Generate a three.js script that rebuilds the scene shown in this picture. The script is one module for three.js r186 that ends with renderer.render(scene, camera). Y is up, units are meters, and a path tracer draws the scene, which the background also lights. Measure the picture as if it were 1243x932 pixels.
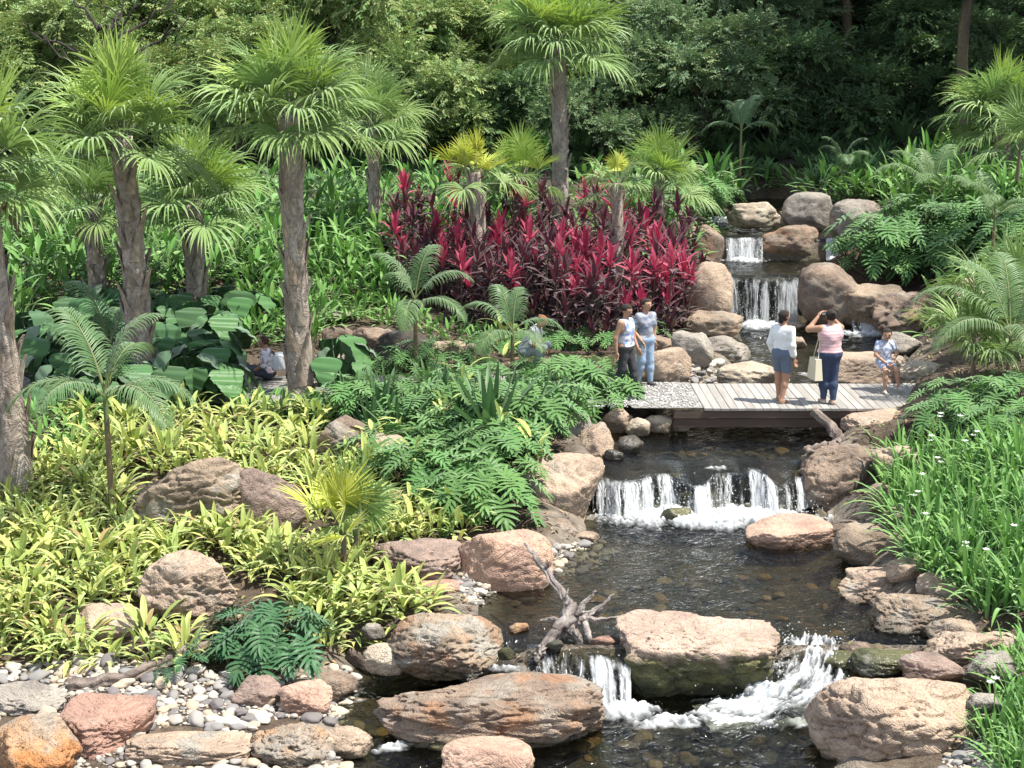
import * as THREE from 'three';
import { ImprovedNoise } from 'three/addons/math/ImprovedNoise.js';
import { mergeVertices, mergeGeometries } from 'three/addons/utils/BufferGeometryUtils.js';

// ───────────── camera, sky, sun, exposure ─────────────
const scene = new THREE.Scene();
const EYE = 5.6, PITCH = 12.5 * Math.PI / 180, FOV = 30;
const camera = new THREE.PerspectiveCamera(FOV, 4 / 3, 0.1, 400);
camera.position.set(0, EYE, 0);
camera.rotation.set(-PITCH, 0, 0);
scene.add(camera);
const SUN = new THREE.Vector3(0.40, 0.90, 0.10).normalize();
{ // daylight sky: blue air, whiter to the horizon, broken white cloud all round
  const W = 1024, H = 512, d = new Float32Array(W * H * 4), N = new ImprovedNoise();
  for (let y = 0; y < H; y++) for (let x = 0; x < W; x++) {
    const el = ((y + 0.5) / H - 0.5) * Math.PI, az = (x + 0.5) / W * 2 * Math.PI, c = Math.cos(el), k = 2.6, p = [Math.cos(az) * c * k, Math.sin(el) * k * 2 + 9, Math.sin(az) * c * k];
    let n = 0, a = 0.5, f = 1; for (let i = 0; i < 5; i++) { n += a * N.noise(p[0] * f + 20, p[1] * f, p[2] * f + 7); a *= 0.5; f *= 2.1; }
    const h = Math.pow(1 - Math.max(0, Math.sin(el)), 3), cl = Math.min(1, Math.max(0, (n + 0.06) / 0.22)), o = (y * W + x) * 4, air = [0.20 + 0.30 * h, 0.31 + 0.26 * h, 0.52 + 0.14 * h];
    for (let i = 0; i < 3; i++) d[o + i] = air[i] + ([0.80, 0.79, 0.78][i] - air[i]) * cl * 0.9; d[o + 3] = 1;
  }
  const t = new THREE.DataTexture(d, W, H, THREE.RGBAFormat, THREE.FloatType); t.mapping = THREE.EquirectangularReflectionMapping; t.magFilter = t.minFilter = THREE.LinearFilter; t.needsUpdate = true;
  scene.background = t; scene.environment = t;
}
const sun = new THREE.DirectionalLight(new THREE.Color(1.0, 0.95, 0.86), 5);
sun.position.copy(SUN).multiplyScalar(80); sun.position.z -= 25; sun.target.position.set(0, 0, -25);
sun.castShadow = true; sun.shadow.mapSize.set(4096, 4096);
Object.assign(sun.shadow.camera, { left: -40, right: 40, top: 40, bottom: -40, near: 1, far: 180 });
scene.add(sun, sun.target);
const renderer = new THREE.WebGLRenderer({ antialias: true });
renderer.toneMapping = THREE.LinearToneMapping;
renderer.toneMappingExposure = 1.88;
renderer.shadowMap.enabled = true;
renderer.setSize(1024, 768);

// ───────────── helpers ─────────────
const PI = Math.PI, V3 = (x, y, z) => new THREE.Vector3(x, y, z);
function rng(s) { let a = (s * 2654435761) >>> 0; return () => { a = (a + 0x6d2b79f5) | 0; let t = Math.imul(a ^ (a >>> 15), 1 | a); t = (t + Math.imul(t ^ (t >>> 7), 61 | t)) ^ t; return ((t ^ (t >>> 14)) >>> 0) / 4294967296; }; }
const R = rng(7), rr = (a, b, r = R) => a + (b - a) * r(), pick = (a, r = R) => a[Math.floor(r() * a.length)];
const clamp = (x, a = 0, b = 1) => Math.min(b, Math.max(a, x)), lerp = (a, b, t) => a + (b - a) * t;
const sst = (a, b, x) => { const t = clamp((x - a) / (b - a)); return t * t * (3 - 2 * t); };
const IN = new ImprovedNoise(), noise = (x, y, z) => IN.noise(x + 71.3, y + 37.7, z + 113.1);
const fbm = (x, y, z, o = 4) => { let s = 0, a = 0.5, f = 1; for (let i = 0; i < o; i++) { s += a * noise(x * f, y * f, z * f); a *= 0.5; f *= 2.03; } return s; };
const mixc = (a, b, t) => [lerp(a[0], b[0], t), lerp(a[1], b[1], t), lerp(a[2], b[2], t)];
const table = (t, x) => { if (x <= t[0][0]) return t[0][1]; for (let i = 1; i < t.length; i++) if (x <= t[i][0]) return lerp(t[i - 1][1], t[i][1], (x - t[i - 1][0]) / (t[i][0] - t[i - 1][0])); return t[t.length - 1][1]; };

// photo pixel (1243 x 932) -> direction; distances come from the ground or water that a thing stands on
const F = 466 / Math.tan(FOV * PI / 360), CP = Math.cos(PITCH), SP = Math.sin(PITCH);
const ray = (px, py) => { const cx = (px - 621.5) / F, cy = -(py - 466) / F; return V3(cx, cy * CP - SP, -CP - cy * SP); };
const atLevel = (px, py, y) => { const d = ray(px, py); const t = (y - EYE) / d.y; return V3(d.x * t, y, d.z * t); };
const atDist = (px, py, dist) => { const d = ray(px, py); const t = dist / -d.z; return V3(d.x * t, EYE + d.y * t, -dist); };
const depthOf = (p) => -p.z * CP + (EYE - p.y) * SP;
const pxPerM = (p) => F / depthOf(p);
const toPx = (p) => { const zc = depthOf(p); return [621.5 + p.x * F / zc, 466 - ((p.y - EYE) * CP - p.z * SP) * F / zc]; };

const used = new Map();
const numbered = (n) => { const k = used.get(n) || 0; used.set(n, k + 1); return k ? n + '_' + String(k).padStart(3, '0') : n; };
function tag(o, label, category, group, kind) { if (label) o.userData.label = label; if (category) o.userData.category = category; if (group) o.userData.group = group; if (kind) o.userData.kind = kind; return o; }
function mesh(name, geo, mat, parent = scene) { const m = new THREE.Mesh(geo, mat); m.name = parent === scene ? numbered(name) : name; m.castShadow = m.receiveShadow = true; parent.add(m); return m; }
function thing(name, label, category, pos, turn = 0, group) { const g = new THREE.Group(); g.name = numbered(name); if (pos) g.position.copy(pos); g.rotation.y = turn; tag(g, label, category, group); scene.add(g); return g; }
function structure(name, geo, mat, label, category) { return tag(mesh(name, geo, mat), label, category, null, 'structure'); }

// geometry buffer with vertex colours
class GB {
  constructor(al) { this.al = al; this.p = []; this.c = []; this.u = []; this.i = []; this.n = 0; }
  v(x, y, z, c = [1, 1, 1], u = 0, w = 0) { this.p.push(x, y, z); this.c.push(c[0], c[1], c[2]); if (this.al) this.c.push(c[3] ?? 1); this.u.push(u, w); return this.n++; }
  pv(p, c, u, w) { return this.v(p.x, p.y, p.z, c, u, w); }
  t(a, b, c) { this.i.push(a, b, c); }
  q(a, b, c, d) { this.i.push(a, b, c, a, c, d); }
  geo(flat) {
    let g = new THREE.BufferGeometry();
    g.setAttribute('position', new THREE.Float32BufferAttribute(this.p, 3));
    g.setAttribute('color', new THREE.Float32BufferAttribute(this.c, this.al ? 4 : 3));
    g.setAttribute('uv', new THREE.Float32BufferAttribute(this.u, 2));
    g.setIndex(this.i);
    if (flat) g = g.toNonIndexed();
    g.computeVertexNormals();
    return g;
  }
  // tapered tube through points; radii array; colour function (t, around)
  tube(pts, rad, sides = 6, col = () => [1, 1, 1], cap = true, rough = 0, seed = 0, rf = 1.7, lf = 3.1) {
    let prev = null, N = V3(1, 0, 0), len = 0; const rings = [];
    pts.forEach((p, k) => {
      const a = pts[Math.max(0, k - 1)], b = pts[Math.min(pts.length - 1, k + 1)], T = b.clone().sub(a).normalize();
      if (Math.abs(T.dot(N)) > 0.95) N = V3(0, 0, 1);
      N = N.clone().sub(T.clone().multiplyScalar(N.dot(T))).normalize();
      const B = T.clone().cross(N), row = [];
      if (k) len += p.distanceTo(pts[k - 1]);
      for (let s = 0; s <= sides; s++) {
        const an = s / sides * 2 * PI, aa = (s % sides) / sides * 2 * PI;
        const r = rad[k] * (1 + (rough ? rough * fbm(Math.cos(aa) * rf + seed, len * lf + seed, Math.sin(aa) * rf, 3) * 2 : 0));
        const q = p.clone().addScaledVector(N, Math.cos(an) * r).addScaledVector(B, Math.sin(an) * r);
        row.push(this.pv(q, col(k / (pts.length - 1), s / sides, q), s / sides * rad[k] * 6, len));
      }
      rings.push(row);
    });
    for (let k = 1; k < rings.length; k++) for (let s = 0; s < sides; s++) this.q(rings[k - 1][s], rings[k - 1][s + 1], rings[k][s + 1], rings[k][s]);
    if (cap) for (const k of [0, rings.length - 1]) { const c = this.pv(pts[k], col(k ? 1 : 0, 0, pts[k])); for (let s = 0; s < sides; s++) k ? this.t(rings[k][s], rings[k][s + 1], c) : this.t(rings[k][s + 1], rings[k][s], c); }
    return this;
  }
  // leaf strip: start, direction, side axis; bends under gravity g; width profile prof(t); colour col(t, s)
  strip(p0, d0, side, L, W, n, grav, prof, col, fold = 0.25, cols = [-1, 0, 1], down = V3(0, -1, 0)) {
    const p = p0.clone(), d = d0.clone().normalize(); let S = side.clone().normalize(); const rows = [];
    for (let k = 0; k <= n; k++) {
      const t = k / n, w = W * prof(t);
      S.addScaledVector(d, -S.dot(d)).normalize();
      const U = d.clone().cross(S); if (U.y < 0 && fold > 0 && Math.abs(U.y) > 0.05) U.negate();
      if (k === n && prof(1) < 0.02) rows.push([this.pv(p, col(1, 0), t, 0.5)]);
      else rows.push(cols.map((s) => this.pv(p.clone().addScaledVector(S, s * w).addScaledVector(U, Math.abs(s) * fold * w), col(t, s), t, s * 0.5 + 0.5)));
      p.addScaledVector(d, L / n);
      d.addScaledVector(down, grav * (0.35 + t) / n).normalize();
    }
    for (let k = 1; k < rows.length; k++) { const a = rows[k - 1], b = rows[k]; for (let s = 0; s < a.length - 1; s++) b.length === 1 ? this.t(a[s], a[s + 1], b[0]) : this.q(a[s], a[s + 1], b[s + 1], b[s]); }
    return p;
  }
}
const lance = (t) => Math.pow(Math.max(0, Math.sin(PI * Math.pow(clamp(t * 0.97 + 0.03), 0.72))), 0.85);
const strap = (t) => Math.min(1, 0.45 + t * 3) * Math.pow(Math.max(0, 1 - Math.pow(t, 3.2)), 0.8);
const needle = (t) => Math.min(1, 0.35 + t * 4) * (1 - Math.pow(t, 1.6));

// tileable procedural textures
function tex(size, fn, srgb) {
  const d = new Uint8Array(size * size * 4);
  for (let y = 0; y < size; y++) for (let x = 0; x < size; x++) { const c = fn(x / size, y / size), o = (y * size + x) * 4; d[o] = clamp(c[0]) * 255; d[o + 1] = clamp(c[1]) * 255; d[o + 2] = clamp(c[2]) * 255; d[o + 3] = 255; }
  const t = new THREE.DataTexture(d, size, size); t.wrapS = t.wrapT = THREE.RepeatWrapping; t.magFilter = THREE.LinearFilter; t.minFilter = THREE.LinearMipmapLinearFilter; t.generateMipmaps = true;
  if (srgb) t.colorSpace = THREE.SRGBColorSpace; t.needsUpdate = true; return t;
}
const torus = (u, v, f, s = 0) => { const a = u * 2 * PI, b = v * 2 * PI, r = f / (2 * PI); return [Math.cos(a) * r + s, Math.sin(a) * r + Math.cos(b) * r * 1.31, Math.sin(b) * r]; };
const tn = (u, v, f, o = 4, s = 0) => { const q = torus(u, v, f, s); return fbm(q[0], q[1], q[2], o); };
const rockTex = tex(512, (u, v) => { const a = tn(u, v, 9, 5), b = tn(u, v, 60, 2, 9), c = tn(u, v, 26, 3, 31); const k = 0.86 + a * 0.34 + b * 0.42 + (c > 0.22 ? -0.2 : 0); return [k + b * 0.05, k, k - b * 0.06]; }, false);
const rockBump = tex(512, (u, v) => { const a = tn(u, v, 8, 5, 3), b = Math.abs(tn(u, v, 14, 4, 17)), c = tn(u, v, 70, 2, 5); const k = 0.45 + a * 0.6 - Math.max(0, 0.09 - b) * 2.2 + c * 0.3; return [k, k, k]; });
const soilTex = tex(512, (u, v) => { const a = tn(u, v, 14, 5, 2), b = tn(u, v, 80, 2, 9); const k = 0.7 + a * 0.7 + b * 0.6; return [k, k, k * 0.97]; });
const barkTex = tex(512, (u, v) => { const q = torus(u, v, 30, 4), w = fbm(q[0] * 1.5, q[1] * 0.35, q[2] * 0.35, 4), b = tn(u, v, 50, 3); const k = 0.8 + w * 0.7 + b * 0.4; return [k, k, k]; });
const woodTex = tex(512, (u, v) => { const w = tn(u, v, 3, 3, 5), g = fbm(Math.cos(u * 2 * PI) * 16, Math.sin(u * 2 * PI) * 16, Math.cos(v * 2 * PI) * 0.8, 3), b = tn(u, v, 60, 2); const k = 0.8 + w * 0.35 + g * 0.45 + b * 0.2; return [k, k, k]; });
const waveTex = tex(512, (u, v) => { const k = 0.5 + tn(u, v, 12, 4, 6) * 0.7 + tn(u, v, 40, 2, 19) * 0.3; return [k, k, k]; });

const std = (o) => new THREE.MeshStandardMaterial({ vertexColors: true, ...o });
const leafMat = (o = {}) => new THREE.MeshPhysicalMaterial({ vertexColors: true, side: THREE.DoubleSide, roughness: 1, transmission: 0.34, thickness: 0, clearcoat: 0.16, clearcoatRoughness: 0.42, ...o });
const M = {
  rock: std({ map: rockTex, bumpMap: rockBump, bumpScale: 0.035, roughness: 0.9 }),
  wetRock: std({ map: rockTex, bumpMap: rockBump, bumpScale: 0.03, roughness: 0.32 }),
  soil: std({ map: soilTex, bumpMap: soilTex, bumpScale: 0.03, roughness: 0.97 }),
  bark: std({ map: barkTex, bumpMap: barkTex, bumpScale: 0.03, roughness: 0.93 }),
  wood: std({ map: woodTex, bumpMap: woodTex, bumpScale: 0.006, roughness: 0.85 }),
  drift: std({ map: barkTex, bumpMap: barkTex, bumpScale: 0.02, roughness: 0.9 }),
  leaf: leafMat(),
  glossLeaf: leafMat({ clearcoat: 0.22, clearcoatRoughness: 0.36, transmission: 0.28 }),
  palmLeaf: leafMat({ clearcoat: 0.5, clearcoatRoughness: 0.34, transmission: 0.36 }),
  treeLeaf: leafMat({ clearcoat: 0.14, clearcoatRoughness: 0.45, transmission: 0.3 }),
  stem: std({ roughness: 0.7 }),
  white: std({ roughness: 0.55 }),
  foam: new THREE.MeshStandardMaterial({ vertexColors: true, roughness: 0.8, transparent: true, side: THREE.DoubleSide }),
  water: new THREE.MeshPhysicalMaterial({ color: new THREE.Color(0.48, 0.49, 0.42), roughness: 0.07, transmission: 1, thickness: 0, ior: 1.33, bumpMap: waveTex, bumpScale: 0.034, side: THREE.DoubleSide }),
  skin: std({ roughness: 0.55 }),
  cloth: std({ roughness: 0.9 }),
};

// ───────────── ground and stream ─────────────
// pools: level, distance range, left and right edges read off the photo
const edge = (rows, level) => rows.map(([px, py]) => { const p = atLevel(px, py, level); return [-p.z, p.x]; }).sort((a, b) => a[0] - b[0]);
const POOLS = [
  { level: 1.52, d0: 40.6, d1: 46, L: [[880, 262], [885, 240]], Rr: [[945, 262], [960, 240]], deep: 0.15 },
  { level: 1.30, d0: 37.05, d1: 40.6, L: [[876, 288], [866, 268]], Rr: [[1012, 288], [1020, 268]], deep: 0.3 },
  { level: 0.70, d0: 34.15, d1: 36.85, L: [[884, 336], [872, 316]], Rr: [[972, 336], [1012, 316]], deep: 0.3 },
  { level: -0.45, d0: 21.75, d1: 34.1, L: [[722, 566], [730, 540], [745, 520], [850, 480], [898, 455], [905, 430], [885, 388], [880, 380]], Rr: [[990, 566], [1000, 540], [1040, 520], [1072, 480], [1085, 455], [1105, 425], [1085, 405], [1000, 388], [985, 380]], deep: 0.32 },
  { level: -1.10, d0: 15.93, d1: 21.55, L: [[585, 792], [596, 750], [600, 725], [665, 700], [715, 662], [722, 610]], Rr: [[1130, 800], [1130, 770], [1060, 735], [1038, 690], [1020, 655], [990, 610]], deep: 0.3 },
  { level: -1.6, d0: 9, d1: 15.72, L: [[445, 1100], [440, 932], [425, 880], [415, 850]], Rr: [[990, 1100], [1000, 932], [1020, 880], [1035, 852]], deep: 0.34 },
  { level: -1.57, d0: 15.6, d1: 16.75, L: [[415, 856], [425, 838], [440, 810]], Rr: [[680, 856], [600, 838], [520, 810]], deep: 0.25 },
];
for (const p of POOLS) { p.xl = edge(p.L, p.level); p.xr = edge(p.Rr, p.level); }
const YL = [[8, -1.55], [14, -1.45], [16, -1.34], [17, -1.1], [19, -0.8], [21, -0.42], [23, -0.12], [25, 0], [29, 0.12], [32, 0.5], [36, 1.15], [40, 1.6], [46, 2.1], [55, 3.4], [70, 7.5], [90, 15], [120, 26]];
const YR = [[8, -1.55], [14, -1.45], [16, -1.15], [18, -0.75], [20, -0.4], [22, -0.12], [23.4, -0.08], [25, -0.05], [28, 0.05], [32, 0.55], [35, 1.2], [40, 1.75], [46, 2.3], [55, 3.6], [70, 7.5], [90, 15], [120, 26]];
function poolOff(p, x, d) { return Math.max(table(p.xl, d) - x, x - table(p.xr, d), 6 * (p.d0 - d), 6 * (d - p.d1)); }
function terrain(x, z) {
  const d = -z, mid = table([[8, 0.6], [20, 2.6], [25, 4.2], [35, 6.6], [50, 9]], d);
  const side = sst(-1.2, 1.2, x - mid);
  let h = lerp(table(YL, d) + clamp((-4 - x) * 0.03, 0, 0.6) * sst(15, 20, d), table(YR, d) + clamp((x - mid - 2.2) * 0.17, 0, 1.6), side);
  h += fbm(x * 0.5, 0, z * 0.5, 3) * 0.16 + fbm(x * 2.3, 4, z * 2.3, 2) * 0.05;
  const pa = Math.max(Math.abs(d - 24.9 - fbm(x * 0.2, 3, 0, 2) * 0.8) - 1.15, x - 3.6);
  h = lerp(-0.03, h, sst(0, 0.8, pa));
  for (const p of POOLS) {
    const o = poolOff(p, x, d); if (o > 5) continue;
    if (o > 0) h = Math.min(h, p.level + 0.12 + 0.42 * o + 0.1 * fbm(x * 1.3, 2, z * 1.3, 3)); if (o > 1.1) continue;
    const bed = p.level - p.deep * (0.55 + 0.45 * sst(0, 0.7, -o)) + fbm(x * 1.8, 9, z * 1.8, 3) * 0.13;
    h = lerp(bed, o > 0.15 ? Math.max(h, lerp(h, p.level + 0.1, sst(1.1, 0.3, o))) : h, sst(-0.25, 0.45, o));
  }
  return h;
}
const G = (px, py) => { const d = ray(px, py); let t = 9; for (; t < 160;) { const gap = EYE + d.y * t - terrain(d.x * t, d.z * t); if (gap < 0) break; t += clamp(gap * 0.9, 0.1, 2.5); } for (let k = 0, s = 0.06; k < 6; k++, s /= 2) t += EYE + d.y * t < terrain(d.x * t, d.z * t) ? -s : s; return V3(d.x * t, EYE + d.y * t, d.z * t); };
{
  const rows = []; for (let d = -30; d < 10; d += 4) rows.push(d); for (let d = 10; d < 27; d += 0.1) rows.push(d); for (let d = 27; d < 44; d += 0.2) rows.push(d); for (let d = 44; d < 125; d += 1.2) rows.push(d);
  const cols = []; for (let x = -70; x < -14; x += 4) cols.push(x); for (let x = -14; x < 14; x += 0.12) cols.push(x); for (let x = 14; x <= 70; x += 4) cols.push(x);
  const b = new GB();
  for (const d of rows) for (const x of cols) {
    const z = -d, y = terrain(x, z), n = fbm(x * 0.9, 2, z * 0.9, 4), m = fbm(x * 3.1, 5, z * 3.1, 3);
    let inPool = -1, o = 9; for (const p of POOLS) { const q = poolOff(p, x, d); if (q < o) o = q; }
    let c = mixc([0.085, 0.058, 0.04], [0.13, 0.095, 0.065], clamp(0.5 + n * 1.6));
    const bed = mixc([0.12, 0.085, 0.04], [0.04, 0.042, 0.024], clamp(0.5 + m * 2.2)), shore = mixc([0.30, 0.25, 0.2], [0.2, 0.17, 0.14], clamp(0.5 + m * 2));
    c = mixc(c, shore, sst(0.75, 0.25, o + m * 0.8) * (d < 30 ? 1 : 0.5));
    c = mixc(c, bed, sst(0.1, -0.12, o));
    b.v(x, y, z, c, (x + y * 0.8) / 1.7, (z - y * 0.8) / 1.7);
  }
  const w = cols.length; for (let i = 1; i < rows.length; i++) for (let j = 1; j < w; j++) b.q((i - 1) * w + j - 1, (i - 1) * w + j, i * w + j, i * w + j - 1);
  structure('ground', b.geo(), M.soil, 'dark soil of the sloping garden banks and stream bed', 'ground');
}
// water surfaces with real ripples
POOLS.forEach((p, k) => {
  const b = new GB(), far = p.d1 > 30, st = far ? 0.08 : 0.045, d0 = Math.max(p.d0, 11.5) - 0.02, d1 = p.d1 + 0.12, nd = Math.ceil((d1 - d0) / st);
  const wid = Math.max(...[d0, (d0 + d1) / 2, d1].map((d) => table(p.xr, d) - table(p.xl, d))) + 1.1, nx = Math.ceil(wid / st);
  for (let i = 0; i <= nd; i++) for (let j = 0; j <= nx; j++) {
    const d = lerp(d0, d1, i / nd), x = lerp(table(p.xl, d) - 0.55, table(p.xr, d) + 0.55, j / nx);
    const turb = (sst(3.2, 0.3, p.d1 - d) * 0.9 + sst(1.1, 0.1, d - p.d0) * 0.35) * (k === 6 ? 0.6 : 1);
    const y = p.level + fbm(x * 3.3, 1 + k, d * 4.6, 3) * (0.022 + 0.05 * turb) + fbm(x * 11, 7, d * 14, 2) * (0.008 + 0.02 * turb) - sst(0.28, 0, d - p.d0) * (p.d0 > 12 && k !== 6 ? 0.07 : 0);
    b.v(x, y, -d, [1, 1, 1], x / 1.3, d / 1.3);
  }
  const w = nx + 1; for (let i = 1; i <= nd; i++) for (let j = 1; j < w; j++) b.q((i - 1) * w + j - 1, (i - 1) * w + j, i * w + j, i * w + j - 1);
  structure('stream_water', b.geo(), M.water, ['shallow water below the pale boulders at the head of the stream', 'small pool at the top of the upper waterfall', 'narrow green pool between the two upper waterfalls', 'dark pool passing under the wooden boardwalk', 'wide dark rippled pool below the boardwalk cascade', 'lowest pool with foam between the big boulders', 'narrow channel running behind the long flat boulder'][k], 'water');
});
// ───────────── boulders ─────────────
const TONE = {
  tan: [[0.48, 0.36, 0.262], [0.35, 0.258, 0.19]], pink: [[0.55, 0.37, 0.27], [0.40, 0.255, 0.19]], brown: [[0.31, 0.225, 0.162], [0.19, 0.142, 0.108]],
  grey: [[0.36, 0.32, 0.27], [0.24, 0.21, 0.18]], rust: [[0.43, 0.25, 0.13], [0.29, 0.255, 0.21]], pale: [[0.57, 0.48, 0.36], [0.38, 0.305, 0.225]], purple: [[0.35, 0.25, 0.20], [0.20, 0.145, 0.12]],
  peach: [[0.52, 0.385, 0.30], [0.40, 0.29, 0.225]], red: [[0.42, 0.245, 0.18], [0.31, 0.19, 0.145]], dark: [[0.085, 0.07, 0.052], [0.05, 0.044, 0.035]], moss: [[0.13, 0.125, 0.05], [0.06, 0.065, 0.03]], mottled: [[0.36, 0.275, 0.195], [0.19, 0.145, 0.105]],
};
function rockGeo(seed, sx, sy, sz, o) {
  const r = rng(seed * 13 + 5), big = o.detail || 18; let g = new THREE.IcosahedronGeometry(1, big); g.deleteAttribute('normal'); g.deleteAttribute('uv'); g = mergeVertices(g, 1e-4);
  const P = g.attributes.position, planes = [], e = o.e || rr(2.3, 3.1, r), q = V3(0, 0, 0), O = r() * 90;
  for (let k = 0; k < (o.cuts ?? 7); k++) planes.push([V3(rr(-1, 1, r), rr(-0.5, 1, r), rr(-1, 1, r)).normalize(), rr(0.62, 0.95, r)]);
  if (o.top) planes.push([V3(rr(-0.12, 0.12, r), 1, rr(0, 0.25, r)).normalize(), o.top]);
  const lo = V3(9, 9, 9), hi = V3(-9, -9, -9), rough = o.rough ?? 1;
  for (let i = 0; i < P.count; i++) {
    q.fromBufferAttribute(P, i).normalize();
    let s = Math.pow(Math.abs(q.x) ** e + Math.abs(q.y) ** e + Math.abs(q.z) ** e, -1 / e);
    for (const [n, h] of planes) { const dt = n.dot(q); if (dt > 0.05) { const c = h / dt, k = 0.09, hh = clamp(0.5 + 0.5 * (c - s) / k); s = lerp(c, s, hh) - k * hh * (1 - hh); } }
    const f = fbm(q.x * 1.4 + O, q.y * 1.4, q.z * 1.4, 3), f2 = fbm(q.x * 3.7 + O, q.y * 4.6, q.z * 3.7, 4), rid = Math.abs(fbm(q.x * 2.1 - O, q.y * 3.2, q.z * 2.1, 3));
    s *= 1 + rough * (0.2 * f + 0.085 * f2 - 0.09 * sst(0.07, 0, rid));
    if (o.strata) s *= 1 + o.strata * fbm(q.x * 1.2, (q.y + 0.35 * q.x) * 8 + O, q.z * 1.2, 3);
    if (o.blocky) { const c = Math.floor((q.x + 0.3 * f) * 2.6 + O) + 3.1 * Math.floor((q.y + 0.3 * f2) * 3 + O); s *= 1 + o.blocky * noise(c * 3.3, O, 1); }
    q.multiplyScalar(s); P.setXYZ(i, q.x, q.y, q.z); lo.min(q); hi.max(q);
  }
  const C = lo.clone().add(hi).multiplyScalar(0.5), H = hi.clone().sub(lo).multiplyScalar(0.5);
  for (let i = 0; i < P.count; i++) { q.fromBufferAttribute(P, i).sub(C).divide(H); P.setXYZ(i, q.x * sx, q.y * sy, q.z * sz); }
  g.computeVertexNormals();
  const [a, b] = TONE[o.tone || 'tan'], col = new Float32Array(P.count * 3), [m1, m2] = TONE.moss;
  for (let i = 0; i < P.count; i++) {
    q.fromBufferAttribute(P, i);
    const n = fbm(q.x * 1.6 + O, q.y * 1.6, q.z * 1.6, 4), m = fbm(q.x * 6 + O, q.y * 6 + 3, q.z * 6, 3), l = fbm(q.x * 2.4 - O, q.y * 2.4 + 8, q.z * 2.4, 4);
    let c = mixc(a, b, clamp(0.42 + n * 2.1 + m * 0.6));
    c = mixc(c, [0.34, 0.31, 0.26], sst(0.12, 0.24, l) * (o.lichen ?? 0.4));
    if (o.rusty) c = mixc(c, [0.42, 0.17, 0.05], sst(0.05, 0.2, fbm(q.x * 2 + 5, q.y * 2 + O, q.z * 2, 4)) * o.rusty);
    if (o.moss) { const line = o.mossTo ?? 0, k = sst(line + 0.1, line - 0.12, q.y + fbm(q.x * 4, q.y * 4, q.z * 4 + O, 3) * 0.35); c = mixc(c, mixc(m1, m2, clamp(0.5 + m * 3)), k * o.moss); }
    if (o.wetTo !== undefined) { const k = sst(0.05, -0.03, q.y - o.wetTo + fbm(q.x * 5, q.y * 2, q.z * 5 + O, 3) * 0.16); c = mixc(c, [c[0] * 0.42, c[1] * 0.42, c[2] * 0.4], k); }
    col.set(c, i * 3);
  }
  g.setAttribute('color', new THREE.BufferAttribute(col, 3));
  g = g.toNonIndexed();
  const Q = g.attributes.position, uv = new Float32Array(Q.count * 2), A = V3(), B = V3(), D = V3();
  for (let i = 0; i < Q.count; i += 3) {
    A.fromBufferAttribute(Q, i); B.fromBufferAttribute(Q, i + 1).sub(A); D.fromBufferAttribute(Q, i + 2).sub(A); B.cross(D);
    const x = Math.abs(B.x), y = Math.abs(B.y), z = Math.abs(B.z), ax = y >= x && y >= z ? 1 : x >= z ? 0 : 2;
    for (let k = 0; k < 3; k++) { D.fromBufferAttribute(Q, i + k); uv[(i + k) * 2] = (ax === 0 ? D.z : D.x) / 1.15 + O; uv[(i + k) * 2 + 1] = (ax === 1 ? D.z : D.y) / 1.15 + O; }
  }
  g.setAttribute('uv', new THREE.BufferAttribute(uv, 2));
  return g;
}
const landmarks = [], shortName = (l) => l.split(/ (?:beside|among|in|on|at|with|behind|under|above|below|between|leaning|lying|that|framing|alone|wedged|half|tucked|against|near|running|splitting|washed|showing|awash|rising|rises|cut|of|to|over|growing|glowing|hiding|arching) |,/)[0];
const nearest = (p, most = 3) => { let b = null, m = most; for (const l of landmarks) { const d = Math.hypot(l.p.x - p.x, l.p.z - p.z); if (d < m) { m = d; b = l; } } return b; };
const LC = -1.6, LB = -1.1, LA = -0.45;
const rockBoxes = []; let rockSeed = 1;
function rock(px, py, w, h, o, label, group) {
  const bottom = py + h / 2, p = o.level !== undefined ? atLevel(px, bottom, o.level) : o.dist ? atDist(px, bottom, o.dist) : G(px, bottom), s = pxPerM(p);
  const wm = w / s, dm = wm * (o.deep || 0.75), dep = Math.atan2(EYE - p.y, -p.z), hm = Math.max((h / s - dm * 0.8 * Math.sin(dep)) / Math.cos(dep), (o.low || 0.2) * wm);
  const g = rockGeo(o.seed || rockSeed++, wm / 2 * 1.03, hm * 0.66, dm / 2, { detail: clamp(Math.round(w / 6), 7, 26), ...o, mossTo: o.mossTo !== undefined ? hm * o.mossTo : 0, wetTo: o.level !== undefined && [LA, LB, LC].some((l) => Math.abs(o.level - l) < 0.11) ? 0.1 - hm * 0.36 : undefined });
  const m = mesh(o.name || 'boulder', g, o.wet ? M.wetRock : M.rock); m.position.set(p.x, p.y + hm * 0.36, p.z - dm * 0.42); if (o.turn) m.rotation.y = o.turn; if (o.tilt) m.rotation.z = o.tilt;
  tag(m, label, 'rock', group); if (w > 50) landmarks.push({ p: m.position, px, name: shortName(label) });
  if (!o.free) rockBoxes.push([px - w / 2, py - h / 2, px + w / 2, py + h / 2, -m.position.z]);
  m.userData.size = undefined; delete m.userData.size;
  return m;
}
rock(28, 905, 118, 92, { tone: 'rust', level: -1.5, rusty: 0.8, seed: 11 }, 'rust stained grey boulder at the corner of the pebble shore');
rock(26, 846, 96, 48, { tone: 'grey', level: -1.42, low: 0.14, top: 0.6 }, 'flat grey boulder behind the rust stained one on the pebbles');
rock(118, 878, 118, 86, { tone: 'red', level: -1.48, top: 0.62, blocky: 0.1, seed: 23, deep: 0.95, low: 0.3 }, 'cracked reddish flat topped boulder on the pebble shore');
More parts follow.
